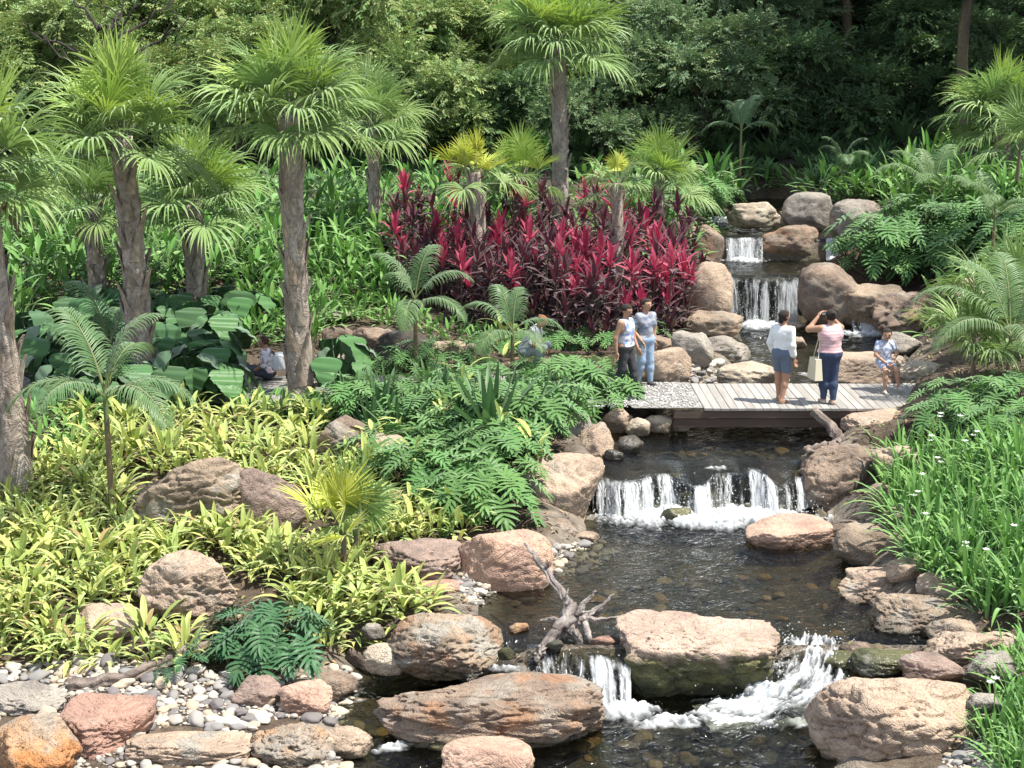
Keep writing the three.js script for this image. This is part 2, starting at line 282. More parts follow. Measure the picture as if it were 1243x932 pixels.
rock(224, 908, 154, 62, { tone: 'tan', level: -1.56, deep: 0.5, seed: 31, cuts: 5, lichen: 0.9, e: 3 }, 'long rounded boulder, dark on one half and pale on the other');
rock(350, 902, 110, 72, { tone: 'rust', level: -1.57, rusty: 0.7, rough: 1.6, seed: 43 }, 'orange brown pitted boulder at the edge of the pebbles');
rock(415, 898, 72, 44, { tone: 'tan', level: -1.58, rusty: 0.3, moss: 0.5, mossTo: 0.0 }, 'tan rock leaning on the orange brown boulder beside the channel');
rock(310, 838, 66, 42, { tone: 'purple', level: -1.42, blocky: 0.06 }, 'angular purplish rock on the pebbles beside the pale one');
rock(368, 842, 66, 46, { tone: 'pink', level: -1.43, deep: 0.8 }, 'pale pinkish rock on the pebbles by the channel');
rock(402, 832, 60, 40, { tone: 'brown', level: -1.6 }, 'brown rock at the channel edge below the tan cobble');
rock(594, 862, 282, 102, { tone: 'brown', level: LC - 0.05, deep: 0.4, seed: 57, strata: 0.09, low: 0.22, moss: 0.9, mossTo: -0.25, rusty: 0.35, e: 2.8, cuts: 6, top: 0.75, detail: 34, lichen: 0.5 }, 'long flat layered brown boulder lying across the lowest pool');
rock(592, 918, 112, 56, { tone: 'pink', level: LC - 0.03, deep: 0.6, rough: 0.6, cuts: 5 }, 'smooth pale pink boulder in front of the long flat boulder');
rock(640, 893, 120, 26, { tone: 'dark', level: LC - 0.03, deep: 0.25, wet: true, free: true }, 'dark wet slab at the foot of the long flat boulder');
rock(538, 775, 142, 96, { tone: 'mottled', level: LB - 0.25, seed: 61, cuts: 4, e: 2.2, rough: 0.9, moss: 0.5, mossTo: -0.2, rusty: 0.3, lichen: 0.9, deep: 0.8, detail: 28 }, 'rounded mottled brown boulder beside the driftwood root');
rock(467, 798, 54, 40, { tone: 'pale', level: -1.35, blocky: 0.06 }, 'pale tan cobble leaning on the rounded mottled boulder');
rock(452, 765, 30, 22, { tone: 'grey', level: -1.2 }, 'small grey rock under the variegated leaves');
rock(222, 708, 120, 92, { tone: 'tan', seed: 71, rough: 1.2, blocky: 0.05, deep: 0.8 }, 'craggy tan boulder among the yellow variegated plants');
rock(258, 680, 74, 30, { tone: 'tan', dist: 18.6 }, 'small tan rock on top of the craggy tan boulder');
rock(122, 752, 92, 50, { tone: 'tan', rough: 0.6, cuts: 3, deep: 0.7 }, 'low smooth tan boulder half buried in variegated plants');
rock(506, 674, 112, 58, { tone: 'purple', seed: 81, cuts: 6 }, 'purplish brown boulder beside the smooth pink one');
rock(613, 678, 118, 88, { tone: 'pink', seed: 12, rough: 0.6, cuts: 5, lichen: 0.35, rusty: 0.12, deep: 0.7, top: 0.85 }, 'large smooth pink boulder on the bank behind the driftwood root');
rock(530, 711, 64, 20, { tone: 'red', low: 0.1 }, 'thin red slab on the gravel between the bank boulders');
rock(575, 668, 40, 26, { tone: 'brown', free: true }, 'brown rock wedged behind the smooth pink boulder');
rock(228, 594, 150, 100, { tone: 'mottled', seed: 91, rough: 1.1, cuts: 4, lichen: 0.8, deep: 0.6, low: 0.55, detail: 28 }, 'large dark rough boulder above the yellow planting');
rock(326, 606, 86, 84, { tone: 'purple', cuts: 5, low: 0.7, deep: 0.6 }, 'brown pink boulder beside the large rough one');
rock(425, 530, 92, 66, { tone: 'brown', lichen: 0.6, low: 0.5 }, 'brown boulder on the bank under the split leaf plants');
rock(468, 548, 60, 50, { tone: 'tan', free: true }, 'tan boulder tucked behind the yellow fan palm');
rock(685, 594, 98, 98, { tone: 'tan', level: LB - 0.05, seed: 19, cuts: 5, rough: 0.8, deep: 0.9, moss: 0.5, mossTo: -0.35 }, 'tall tan boulder framing the boardwalk cascade');
rock(724, 537, 44, 54, { tone: 'tan', level: -0.62, deep: 1 }, 'tan rock above the cascade beside the split leaf plants');
rock(668, 645, 66, 34, { tone: 'brown', level: LB, low: 0.4, free: true }, 'brown rock at the foot of the tall tan boulder');
rock(766, 541, 32, 26, { tone: 'dark', level: LA - 0.05, wet: true }, 'dark wet stone at the lip of the cascade');
rock(745, 552, 26, 18, { tone: 'dark', level: LA - 0.05, wet: true, free: true }, 'small dark stone beside the wet one at the cascade lip');
rock(963, 645, 106, 46, { tone: 'pink', level: LB - 0.03, deep: 0.75, cuts: 4, rough: 0.55, top: 0.5, low: 0.2, seed: 29 }, 'low smooth pink boulder alone in the wide pool');
rock(850, 602, 54, 40, { tone: 'moss', level: LB - 0.02, wet: true, low: 0.55 }, 'mossy stone in the foam under the cascade');
rock(822, 625, 36, 22, { tone: 'moss', level: LB - 0.02, wet: true, low: 0.5 }, 'small mossy stone below the one in the foam');
rock(1034, 578, 114, 100, { tone: 'brown', level: LB - 0.1, seed: 37, deep: 0.85, moss: 0.6, mossTo: -0.3, rough: 0.75, detail: 26, cuts: 5 }, 'large brown boulder framing the cascade below the boardwalk');
rock(1090, 512, 116, 46, { tone: 'tan', level: -0.3, turn: 0.5, rough: 0.8, deep: 0.9 }, 'tan boulder under the end of the boardwalk');
rock(1062, 662, 94, 66, { tone: 'mottled', level: LB - 0.04, strata: 0.05, cuts: 5 }, 'brown striped boulder at the pool edge under the flowering plants');
rock(1068, 622, 60, 38, { tone: 'tan', level: LB + 0.1, rough: 1.3 }, 'small tan rock above the striped boulder');
rock(1078, 710, 108, 54, { tone: 'tan', level: LB - 0.05, strata: 0.07, rough: 1.2, deep: 0.7, lichen: 0.7 }, 'ridged tan rock at the waterline');
rock(1126, 744, 118, 62, { tone: 'mottled', level: LB - 0.05, strata: 0.08, rough: 1.2, deep: 0.7, lichen: 0.6 }, 'ridged mottled slab running into the pool');
rock(1146, 710, 60, 36, { tone: 'tan', level: LB + 0.25 }, 'small rounded tan rock above the ridged slab');
rock(1182, 782, 96, 56, { tone: 'tan', level: LB, lichen: 0.8, rough: 1.2 }, 'tan grey rock behind the big smooth boulder');
rock(1214, 806, 66, 40, { tone: 'grey', level: LB + 0.1 }, 'grey rock beside the grassy clump behind the big smooth boulder');
rock(1200, 852, 44, 26, { tone: 'grey', level: -1.0, free: true }, 'grey stone between the big smooth boulder and the grassy clump');
rock(851, 792, 198, 106, { tone: 'peach', level: LC + 0.05, seed: 68, deep: 0.6, top: 0.45, e: 3.4, cuts: 6, rough: 0.9, blocky: 0.08, moss: 1, mossTo: 0.34, low: 0.36, detail: 34, lichen: 0.1 }, 'large flat topped pink boulder with mossy front, splitting the lower falls');
rock(1096, 866, 208, 150, { tone: 'tan', level: LC - 0.05, seed: 79, deep: 0.75, cuts: 4, rough: 0.75, e: 2.4, lichen: 0.15, detail: 36, rusty: 0.1 }, 'biggest smooth tan boulder beside the lower rapids');
rock(1030, 803, 60, 34, { tone: 'moss', level: LB - 0.2, wet: true, low: 0.15 }, 'dark mossy rock washed by the rapids');
rock(996, 842, 40, 20, { tone: 'dark', level: LC + 0.02, wet: true }, 'dark wet stone showing through the rapids foam');
rock(712, 806, 100, 50, { tone: 'dark', level: LC + 0.1, wet: true, deep: 0.7, low: 0.3, free: true }, 'dark wet ledge stone under the lower fall');
rock(630, 815, 90, 34, { tone: 'dark', level: LC + 0.15, wet: true, deep: 0.6, free: true }, 'dark wet stone at the edge of the lower fall behind the long boulder');
rock(567, 812, 50, 30, { tone: 'dark', level: LC + 0.2, wet: true, free: true }, 'dark wet stone between the mottled and the long flat boulders');
rock(630, 762, 24, 16, { tone: 'rust', level: LB - 0.02, rough: 0.6 }, 'small orange cobble in the pool by the driftwood root');
rock(614, 792, 20, 16, { tone: 'moss', level: LB - 0.03 }, 'small mossy cobble in the water below the orange one');
rock(712, 651, 34, 16, { tone: 'tan', level: LB - 0.02, rough: 0.6 }, 'tan cobble at the tip of the pebble spit');
rock(735, 777, 36, 18, { tone: 'red', level: LB - 0.03 }, 'red brown cobble awash beside the flat topped boulder');
for (const [x, y, w, h, t] of [[1104, 690, 50, 34, 'tan'], [1160, 765, 60, 38, 'mottled'], [1100, 655, 44, 34, 'mottled'], [1030, 640, 40, 24, 'brown'], [1218, 778, 44, 30, 'tan'], [1150, 795, 50, 24, 'mottled'], [1078, 600, 46, 36, 'mottled'], [1092, 560, 60, 44, 'tan'], [1100, 625, 50, 36, 'brown']]) rock(x, y, w, h, { tone: t, rough: 1.1, low: 0.35, free: true }, 'small weathered rock tumbled under the strap lilies', 'small rocks under the strap lilies');
rock(1082, 803, 84, 42, { tone: 'moss', level: LB - 0.1, wet: true, low: 0.3, free: true }, 'wet mossy slab beside the rapids behind the biggest boulder'); rock(1136, 812, 76, 40, { tone: 'purple', level: LB, low: 0.35, free: true }, 'brown rock wedged behind the biggest tan boulder'); rock(1046, 786, 46, 22, { tone: 'brown', level: LB - 0.06, low: 0.3, free: true }, 'small brown rock at the top of the rapids');
for (const [x, w] of [[772, 44], [842, 34], [905, 44], [958, 30]]) rock(x, 590, w, 36, { tone: 'dark', level: LB + 0.05, wet: true, low: 0.6, free: true }, 'dark wet stone breaking the curtain of the boardwalk cascade', 'stones in the cascade');
rock(842, 420, 52, 40, { tone: 'grey', level: 0.0, rough: 0.8 }, 'grey boulder on the bank under the cordylines'); rock(800, 418, 44, 26, { tone: 'brown', level: 0.05, free: true }, 'low brown rock behind the two men');
// around the boardwalk and upstream
rock(918, 453, 88, 38, { tone: 'pale', level: -0.3, rough: 0.6, cuts: 4 }, 'pale tan boulder against the boardwalk behind the woman in white');
rock(1052, 448, 116, 48, { tone: 'tan', level: -0.35, rough: 0.5, cuts: 4, deep: 0.6, seed: 5, top: 0.8 }, 'smooth tan boulder that the girl sits on');
rock(1128, 452, 70, 34, { tone: 'pale', level: -0.2, rough: 1.2 }, 'pale rock beside the boulder the girl sits on');
rock(965, 395, 30, 12, { tone: 'tan', level: LA, free: true }, 'small tan stone in the pool under the waterfall');
rock(968, 415, 26, 14, { tone: 'tan', level: LA, free: true }, 'small tan stone in the pool behind the women');
rock(812, 441, 58, 44, { tone: 'tan', level: 0, deep: 0.7, rough: 0.7 }, 'tan boulder on the gravel path behind the two men');
rock(872, 421, 88, 40, { tone: 'grey', level: LA + 0.1, rough: 0.9, seed: 52 }, 'grey brown boulder on the stony bank above the path');
rock(868, 392, 74, 36, { tone: 'mottled', level: 0.1, top: 0.7 }, 'flat brown boulder under the round tan boulder');
rock(862, 349, 60, 66, { tone: 'tan', level: 0.3, rough: 0.6, cuts: 4, deep: 0.8 }, 'tall round tan boulder framing the middle waterfall');
rock(858, 296, 46, 48, { tone: 'brown', level: 0.75, rough: 0.7, rusty: 0.3 }, 'brown boulder framing the upper waterfall');
rock(838, 290, 26, 40, { tone: 'tan', level: 0.8 }, 'tan rock behind the brown boulder at the upper waterfall');
rock(836, 312, 30, 22, { tone: 'tan', level: 0.6 }, 'small tan rock above the round boulder');
rock(961, 294, 78, 46, { tone: 'brown', level: 0.68, rough: 0.7, moss: 0.5, mossTo: 0.0, rusty: 0.35, e: 3, deep: 0.6 }, 'brown mossy boulder between the two upper falls');
rock(920, 257, 68, 30, { tone: 'pale', level: 1.5, moss: 0.3, mossTo: 0.1 }, 'pale boulder at the head of the stream');
rock(985, 253, 62, 42, { tone: 'grey', level: 1.45, rough: 0.6 }, 'smooth grey boulder at the head of the stream');
rock(1046, 262, 68, 44, { tone: 'grey', level: 1.4, rough: 0.9, rusty: 0.1 }, 'grey brown boulder half under the green shrubs at the stream head');
rock(1010, 348, 76, 64, { tone: 'brown', level: 0.0, rough: 0.6, cuts: 5, deep: 0.8 }, 'big brown boulder framing the middle waterfall under the shrubs');
rock(1064, 367, 80, 50, { tone: 'mottled', level: -0.2, top: 0.8, e: 3.4 }, 'square mottled boulder beside the side cascade');
rock(1112, 378, 92, 54, { tone: 'brown', level: -0.25, rough: 1.2, rusty: 0.25 }, 'rough brown rock above the side cascade');
rock(1200, 352, 70, 34, { tone: 'tan', dist: 30 }, 'tan rock under the shrubs above the fan palms');
rock(1098, 416, 52, 30, { tone: 'grey', level: -0.4 }, 'grey rock at the foot of the side cascade');
rock(410, 408, 42, 32, { tone: 'brown', level: 0.12 }, 'brown wall rock beside the thin spout');
rock(455, 411, 58, 36, { tone: 'brown', level: 0.12, e: 3.4 }, 'square brown wall rock on the far side of the thin spout');
rock(488, 420, 70, 44, { tone: 'dark', level: 0.05, rough: 0.6 }, 'round dark boulder beside the square wall rock');
rock(410, 438, 60, 26, { tone: 'pale', level: 0, top: 0.6 }, 'pale flat stone at the foot of the thin spout');
rock(550, 426, 56, 30, { tone: 'tan', level: 0 }, 'tan rock between the two small feather palms');
rock(395, 381, 66, 16, { tone: 'grey', level: 0.35, low: 0.1 }, 'long grey slab above the wall rocks');
rock(408, 347, 42, 34, { tone: 'tan', dist: 33 }, 'tan rock on the bank among green plants behind the palm');
rock(148, 362, 36, 18, { tone: 'pink', dist: 31 }, 'small pink rock behind the two rear palms');
rock(700, 520, 52, 46, { tone: 'grey', level: -0.4, low: 0.5, free: true }, 'grey rock on the bank above the tall tan boulder'); rock(748, 508, 40, 30, { tone: 'tan', level: -0.4, low: 0.5, free: true }, 'tan rock below the gravel path edge');
rock(800, 512, 34, 22, { tone: 'pale', level: -0.4 }, 'pale stone under the gravel end of the boardwalk', 'pale stones under the boardwalk end');
rock(775, 516, 30, 22, { tone: 'pale', level: -0.4 }, 'pale stone under the gravel end of the boardwalk', 'pale stones under the boardwalk end');
rock(826, 516, 26, 14, { tone: 'pale', level: -0.42 }, 'pale stone under the gravel end of the boardwalk', 'pale stones under the boardwalk end');

// ───────────── pebbles ─────────────
{
  const r = rng(404), geos = []; for (let k = 0; k < 6; k++) { let g = new THREE.IcosahedronGeometry(1, 3); g.deleteAttribute('normal'); g.deleteAttribute('uv'); g = mergeVertices(g, 1e-4); const P = g.attributes.position, q = V3(); for (let i = 0; i < P.count; i++) { q.fromBufferAttribute(P, i); const s = 1 + 0.35 * noise(q.x * 1.1 + k * 7, q.y * 1.1, q.z * 1.1); P.setXYZ(i, q.x * s * (1.15 + 0.1 * (k % 3)), q.y * s * (0.55 + 0.08 * (k % 4)), q.z * s); } g.computeVertexNormals(); geos.push(g); }
  const cols = [[0.38, 0.34, 0.285], [0.34, 0.31, 0.27], [0.26, 0.245, 0.225], [0.45, 0.415, 0.36], [0.38, 0.30, 0.22], [0.2, 0.19, 0.18], [0.40, 0.34, 0.26], [0.15, 0.135, 0.13]].map((c) => new THREE.Color().setRGB(...c));
  const mats = cols.map((c) => new THREE.MeshStandardMaterial({ color: c, roughness: 0.8, bumpMap: rockBump, bumpScale: 0.004 }));
  const hit = (px, py) => rockBoxes.some(([a, b, c, d]) => ((px - (a + c) / 2) / (c - a) * 2.3) ** 2 + ((py - (b + d) / 2) / (d - b) * 2.3) ** 2 < 1);
  const inside = (poly, x, y) => { let s = false; for (let i = 0, j = poly.length - 1; i < poly.length; j = i++) { const [a, b] = poly[i], [c, d] = poly[j]; if ((b > y) !== (d > y) && x < ((c - a) * (y - b)) / (d - b) + a) s = !s; } return s; };
  const beds = [
    [[[-30, 812], [130, 800], [240, 812], [330, 825], [420, 812], [440, 830], [420, 870], [330, 880], [130, 900], [60, 940], [-30, 940]], 205, [0.03, 0.1], 'rounded pebble on the shore among the front boulders', 'pebbles on the front shore'],
    [[[-20, 880], [150, 890], [300, 870], [420, 860], [440, 932], [280, 945], [-20, 945]], 46, [0.045, 0.08], 'rounded pebble on the shore among the front boulders', 'pebbles on the front shore'],
    [[[664, 668], [720, 652], [748, 672], [722, 690], [690, 700], [668, 694]], 44, [0.04, 0.075], 'pale pebble on the spit by the smooth pink boulder', 'pebbles on the spit'],
    [[[1150, 900], [1190, 850], [1215, 860], [1210, 945], [1140, 945]], 34, [0.035, 0.075], 'pebble between the biggest tan boulder and the grassy clump', 'pebbles beside the biggest boulder'],
    [[[828, 446], [872, 436], [885, 452], [870, 466], [826, 464]], 34, [0.06, 0.12], 'pale stone on the bank between path and stream', 'stones on the upper bank'],
    [[[545, 690], [602, 706], [600, 732], [570, 735]], 22, [0.03, 0.07], 'pebble below the smooth pink boulder', 'pebbles below the pink boulder'],
  ];
  const rest = [];
  const put = (poly, n, sz, fn) => { const xs = poly.map((p) => p[0]), ys = poly.map((p) => p[1]), x0 = Math.min(...xs), x1 = Math.max(...xs), y0 = Math.min(...ys), y1 = Math.max(...ys); let tries = 0; const done = []; for (let k = 0; k < n && tries < n * 60; tries++) { const px = rr(x0, x1, r), py = rr(y0, y1, r); if (!inside(poly, px, py) || hit(px, py)) continue; const s = rr(sz[0], sz[1], r) * (r() < 0.12 ? 1.35 : 1), p = G(px, py); if (done.some((q) => Math.hypot(q.x - p.x, q.z - p.z) < (q.s + s) * 0.85)) continue; done.push({ x: p.x, z: p.z, s }); fn(p, s); k++; } };
  for (const [poly, n, sz, label, group] of beds) {
    put(poly, n, sz, (p, s) => { const m = mesh('pebble', pick(geos, r), pick(mats, r)); m.scale.setScalar(s); m.position.set(p.x, p.y + s * 0.3, p.z); m.rotation.set(rr(-0.3, 0.3, r), r() * 6.28, rr(-0.3, 0.3, r)); tag(m, label, 'pebble', group); });
    put(poly, n * 5, [0.012, 0.032], (p, s) => rest.push([p, s]));
  }
  put([[640, 690], [760, 690], [1000, 700], [1120, 790], [600, 800], [600, 740]], 85, [0.03, 0.1], (p, s) => rest.push([p, s, 1]));
  put([[725, 520], [1030, 520], [980, 560], [730, 565]], 60, [0.04, 0.12], (p, s) => rest.push([p, s, 1]));
  put([[430, 880], [1000, 880], [1000, 932], [430, 932]], 90, [0.04, 0.12], (p, s) => rest.push([p, s, 1]));
  const im = new THREE.InstancedMesh(geos[1], new THREE.MeshStandardMaterial({ roughness: 0.8 }), rest.length), o = new THREE.Object3D();
  rest.forEach(([p, s, wet], i) => { o.position.set(p.x, p.y + s * 0.25, p.z); o.scale.setScalar(s); o.rotation.set(rr(-0.4, 0.4, r), r() * 6.28, rr(-0.4, 0.4, r)); o.updateMatrix(); im.setMatrixAt(i, o.matrix); im.setColorAt(i, wet ? new THREE.Color().setRGB(...pick([[0.2, 0.12, 0.04], [0.1, 0.075, 0.04], [0.08, 0.07, 0.055], [0.22, 0.16, 0.08], [0.05, 0.05, 0.035]], r)) : pick(cols, r)); });
  im.name = 'gravel'; tag(im, 'fine gravel between the pebbles and on the stream bed', 'gravel', null, 'stuff'); im.castShadow = im.receiveShadow = true; scene.add(im);
}

// ───────────── falling water ─────────────
const white = [0.68, 0.7, 0.71, 0.7], foamy = (a) => [0.66, 0.68, 0.69, clamp(a)];
function foamGrid(b, r, cx, cz, rx, rz, level, power = 1, turn = 0, st = 0.014, streak = 2) {
  st = cz > -25 ? 0.014 : 0.024;
  const n = Math.ceil(2 * rx / st), m = Math.ceil(2 * rz / st), ids = new Map(), C = Math.cos(turn), S = Math.sin(turn), O = r() * 50;
  const val = (i, j) => { const u = -1 + 2 * i / n, v = -1 + 2 * j / m, q = u * u + v * v; if (q >= 1) return -1; return (1 - q) * 1.2 * power - 0.5 + fbm(u * rx * 4 + O, O, v * rz * 4 / streak, 3) * 1.1 + fbm(u * rx * 13 - O, O, v * rz * 13 / streak, 3) * 1.0; };
  const id = (i, j) => { const k = i * 4096 + j; if (!ids.has(k)) { const u = (-1 + 2 * i / n) * rx, v = (-1 + 2 * j / m) * rz, w = val(i, j); ids.set(k, b.v(cx + u * C + v * S, level + 0.012 + clamp(w, 0, 1.1) * 0.1 * power + fbm(u * 8, O, v * 8, 2) * 0.07 * clamp(w * 2), cz - u * S + v * C, foamy(0.92 * sst(-0.22, 1.0, w)))); } return ids.get(k); };
  for (let i = 0; i < n; i++) for (let j = 0; j < m; j++) if (Math.max(val(i, j), val(i + 1, j + 1)) > -0.22) b.q(id(i, j), id(i, j + 1), id(i + 1, j + 1), id(i + 1, j));
}
function drops(b, r, n, f) { for (let k = 0; k < n; k++) { const [p, s] = f(); const o = b.n; b.v(p.x, p.y + s * 1.3, p.z, white); b.v(p.x + s, p.y, p.z, white); b.v(p.x, p.y, p.z + s, white); b.v(p.x - s, p.y, p.z, white); b.v(p.x, p.y, p.z - s, white); b.v(p.x, p.y - s * 1.3, p.z, white); for (let i = 0; i < 4; i++) { const a = o + 1 + i, c = o + 1 + (i + 1) % 4; b.t(o, c, a); b.t(o + 5, a, c); } } }
function waterfall(label, xa, xb, dLip, yTop, yBot, thr, dens, seed, foamR = 0.55, gap = 0, jag = 0.08) {
  const dl = (x) => dLip - jag * clamp(0.5 + 2.2 * fbm(x * 0.9, seed * 1.7, 3, 3)), drop = (x) => 0.28 * jag * clamp(0.5 + 2.4 * fbm(x * 1.3, seed, 9, 2));
  const r = rng(seed), T = tag(new THREE.Group(), label, 'waterfall', null, 'structure'); T.name = numbered('waterfall'); scene.add(T);
  const W = xb - xa, H = yTop - yBot, b = new GB(true), f = new GB(true), l = new GB(), s = new GB();
  // rock ledge behind
  const nx = Math.ceil((W + 0.5) / 0.05), ny = 14;
  for (let j = 0; j <= ny; j++) for (let i = 0; i <= nx; i++) { const x = xa - 0.25 + (W + 0.5) * i / nx, t = j / ny, y = lerp(yTop - 0.045, yBot - 0.25, Math.max(0, (j - 3) / (ny - 3))) , z = -dl(x) + (j < 3 ? (j - 3) * 0.3 : 0) + fbm(x * 3, y * 4, seed, 4) * 0.13 - 0.02; const c = mixc([0.06, 0.05, 0.036], [0.025, 0.023, 0.018], clamp(0.5 + fbm(x * 5, y * 5, 3, 3) * 2)); l.v(x, y - drop(x) * (j < 2 ? 0 : 1) + (j < 3 ? -0.02 : 0), z, c, x, y); }
  for (let j = 1; j <= ny; j++) for (let i = 1; i <= nx; i++) { const w = nx + 1; l.q((j - 1) * w + i - 1, j * w + i - 1, j * w + i, (j - 1) * w + i); }
  mesh('ledge', l.geo(), M.wetRock, T);
  // clear sheet curling over the lip
  const my = 12, mx = Math.ceil(W / 0.04); const path = (t, x) => t < 0 ? [yTop + 0.01, -dLip - 0.06] : [yTop + 0.005 - drop(x) - (H - drop(x)) * t * t * 0.98, -dl(x) + 0.02 + thr * t];
  for (let j = 0; j <= my; j++) for (let i = 0; i <= mx; i++) { const t = j ? (j - 1) / (my - 1) : -1, x = xa + W * i / mx, [y, z] = path(t, x); s.v(x, y, z + fbm(x * 14, t * 1.5, seed, 3) * 0.08 * Math.max(0, t), [1, 1, 1], x, t); }
  for (let j = 1; j <= my; j++) for (let i = 1; i <= mx; i++) { const w = mx + 1; s.q((j - 1) * w + i - 1, j * w + i - 1, j * w + i, (j - 1) * w + i); }
  mesh('water_sheet', s.geo(), M.water, T);
  // white streaked sheets, thin where the water is clear
  for (const ly of [0, 1, 2]) { const cx = Math.ceil(W / (dLip < 30 ? 0.011 : 0.02)), cy = 26, o = b.n, sd = seed * 7 + ly * 13; for (let j = 0; j <= cy; j++) for (let i = 0; i <= cx; i++) { const t = j / cy, x = xa + W * i / cx, [y, z] = path(t, x), lipN = 0.28 * clamp(0.5 + 1.6 * fbm(x * 3.2, seed, 2, 2)), a = sst(lipN, lipN + 0.3, t) * sst(gap - 0.12, gap + 0.3, fbm(x * 5.5, seed * 3, 1, 3) + 0.75 * fbm(x * 26 + 4 * t * (fbm(x * 3, t, sd, 1)), t * 2.4, sd, 4) + 0.3 * fbm(x * 60, t * 16, sd, 2) + 0.1 * t); b.v(x + 0.02 * fbm(x * 12, t * 5, sd, 2), y, z + 0.014 + 0.035 * ly * t + 0.07 * t * fbm(x * 17, t * 3, sd, 2), foamy(a * 0.6)); } for (let j = 0; j < cy; j++) for (let i = 0; i < cx; i++) { const w = cx + 1; b.q(o + j * w + i, o + (j + 1) * w + i, o + (j + 1) * w + i + 1, o + j * w + i + 1); } }
  // strands and broken drops
  const N = Math.round(W * H * dens * 0.16);
  for (let k = 0; k < N; k++) {
    const x = xa + W * r(), cl = fbm(x * 5.5, seed * 3, 1, 3) + 0.4 * fbm(x * 19, seed, 4, 2); if (cl < gap + (r() - 0.5) * 0.25) continue;
    const lipN = 0.3 * clamp(0.5 + 1.6 * fbm(x * 3.2, seed, 2, 2)), t0 = Math.max(Math.pow(r(), 0.55) * 0.9 + 0.02, lipN + r() * 0.15), dt = rr(0.06, 0.3, r), n = 4, wd = rr(0.004, 0.013, r), pts = [], rad = [], off = rr(-0.02, 0.07, r), dx = rr(-0.03, 0.03, r);
    for (let i = 0; i <= n; i++) { const t = Math.min(1.02, t0 + dt * i / n), [y, z] = path(t, x); pts.push(V3(x + dx * i / n + fbm(x * 30, t * 6, k, 2) * 0.03, y, z + off * t + 0.012)); rad.push(wd * (i === 0 || i === n ? 0.25 : rr(0.6, 1.3, r))); }
    b.tube(pts, rad, 3, () => white, false);
  }
  drops(b, r, Math.round(W * H * dens * 0.1), () => { const t = Math.pow(r(), 0.5), x = xa + W * r(), [y, z] = path(t, x); return [V3(x, y + rr(-0.02, 0.02, r), z + rr(0, 0.09, r) * t), rr(0.004, 0.010, r)]; });
  mesh('falling_water', b.geo(), M.foam, T);
  const zb = -dLip + thr + jag * 0.5;
  foamGrid(f, r, (xa + xb) / 2, zb + foamR * 0.35, W * 0.56, foamR, yBot, 1.15, 0, 0.02, 1.6);
  drops(f, r, Math.round(W * 110), () => [V3(xa + W * r(), yBot + Math.pow(r(), 2) * 0.28, zb + rr(-0.08, 0.3, r)), rr(0.005, 0.014, r)]);
  mesh('foam', f.geo(), M.foam, T);
  return T;
}
const xAt = (px, py, y) => atLevel(px, py, y).x;
waterfall('wide white cascade just below the boardwalk', xAt(718, 565, LA), xAt(992, 560, LA), 21.75, LA - 0.03, LB, 0.36, 2300, 3, 0.75, 0.08, 0.62);
waterfall('middle waterfall dropping into the pool behind the women', xAt(884, 337, 0.7), xAt(972, 337, 0.7), 34.15, 0.69, LA, 0.22, 1500, 5, 0.8, 0.0);
waterfall('upper narrow waterfall beside the brown mossy boulder', xAt(882, 288, 1.3), xAt(926, 288, 1.3), 37.05, 1.29, 0.7, 0.16, 1700, 6, 0.5, 0.0);
waterfall('small side fall behind the brown mossy boulder', xAt(1000, 286, 1.3), xAt(1014, 286, 1.3), 37.05, 1.29, 0.7, 0.12, 2400, 7, 0.35, -0.4);
waterfall('low white step at the head of the stream', xAt(872, 270, 1.5), xAt(945, 270, 1.5), 40.6, 1.5, 1.3, 0.15, 2500, 8, 0.3, -0.3);
waterfall('lower fall beside the driftwood and the long flat boulder', xAt(640, 793, LB), xAt(764, 793, LB), 15.94, LB - 0.03, LC, 0.4, 1500, 9, 0.42, 0.1, 0.2);
waterfall('side cascade tumbling behind the seated girl', xAt(1040, 392, LA + 0.3), xAt(1105, 392, LA + 0.3), 33.2, LA + 0.32, LA, 0.5, 1600, 10, 0.45, -0.05);
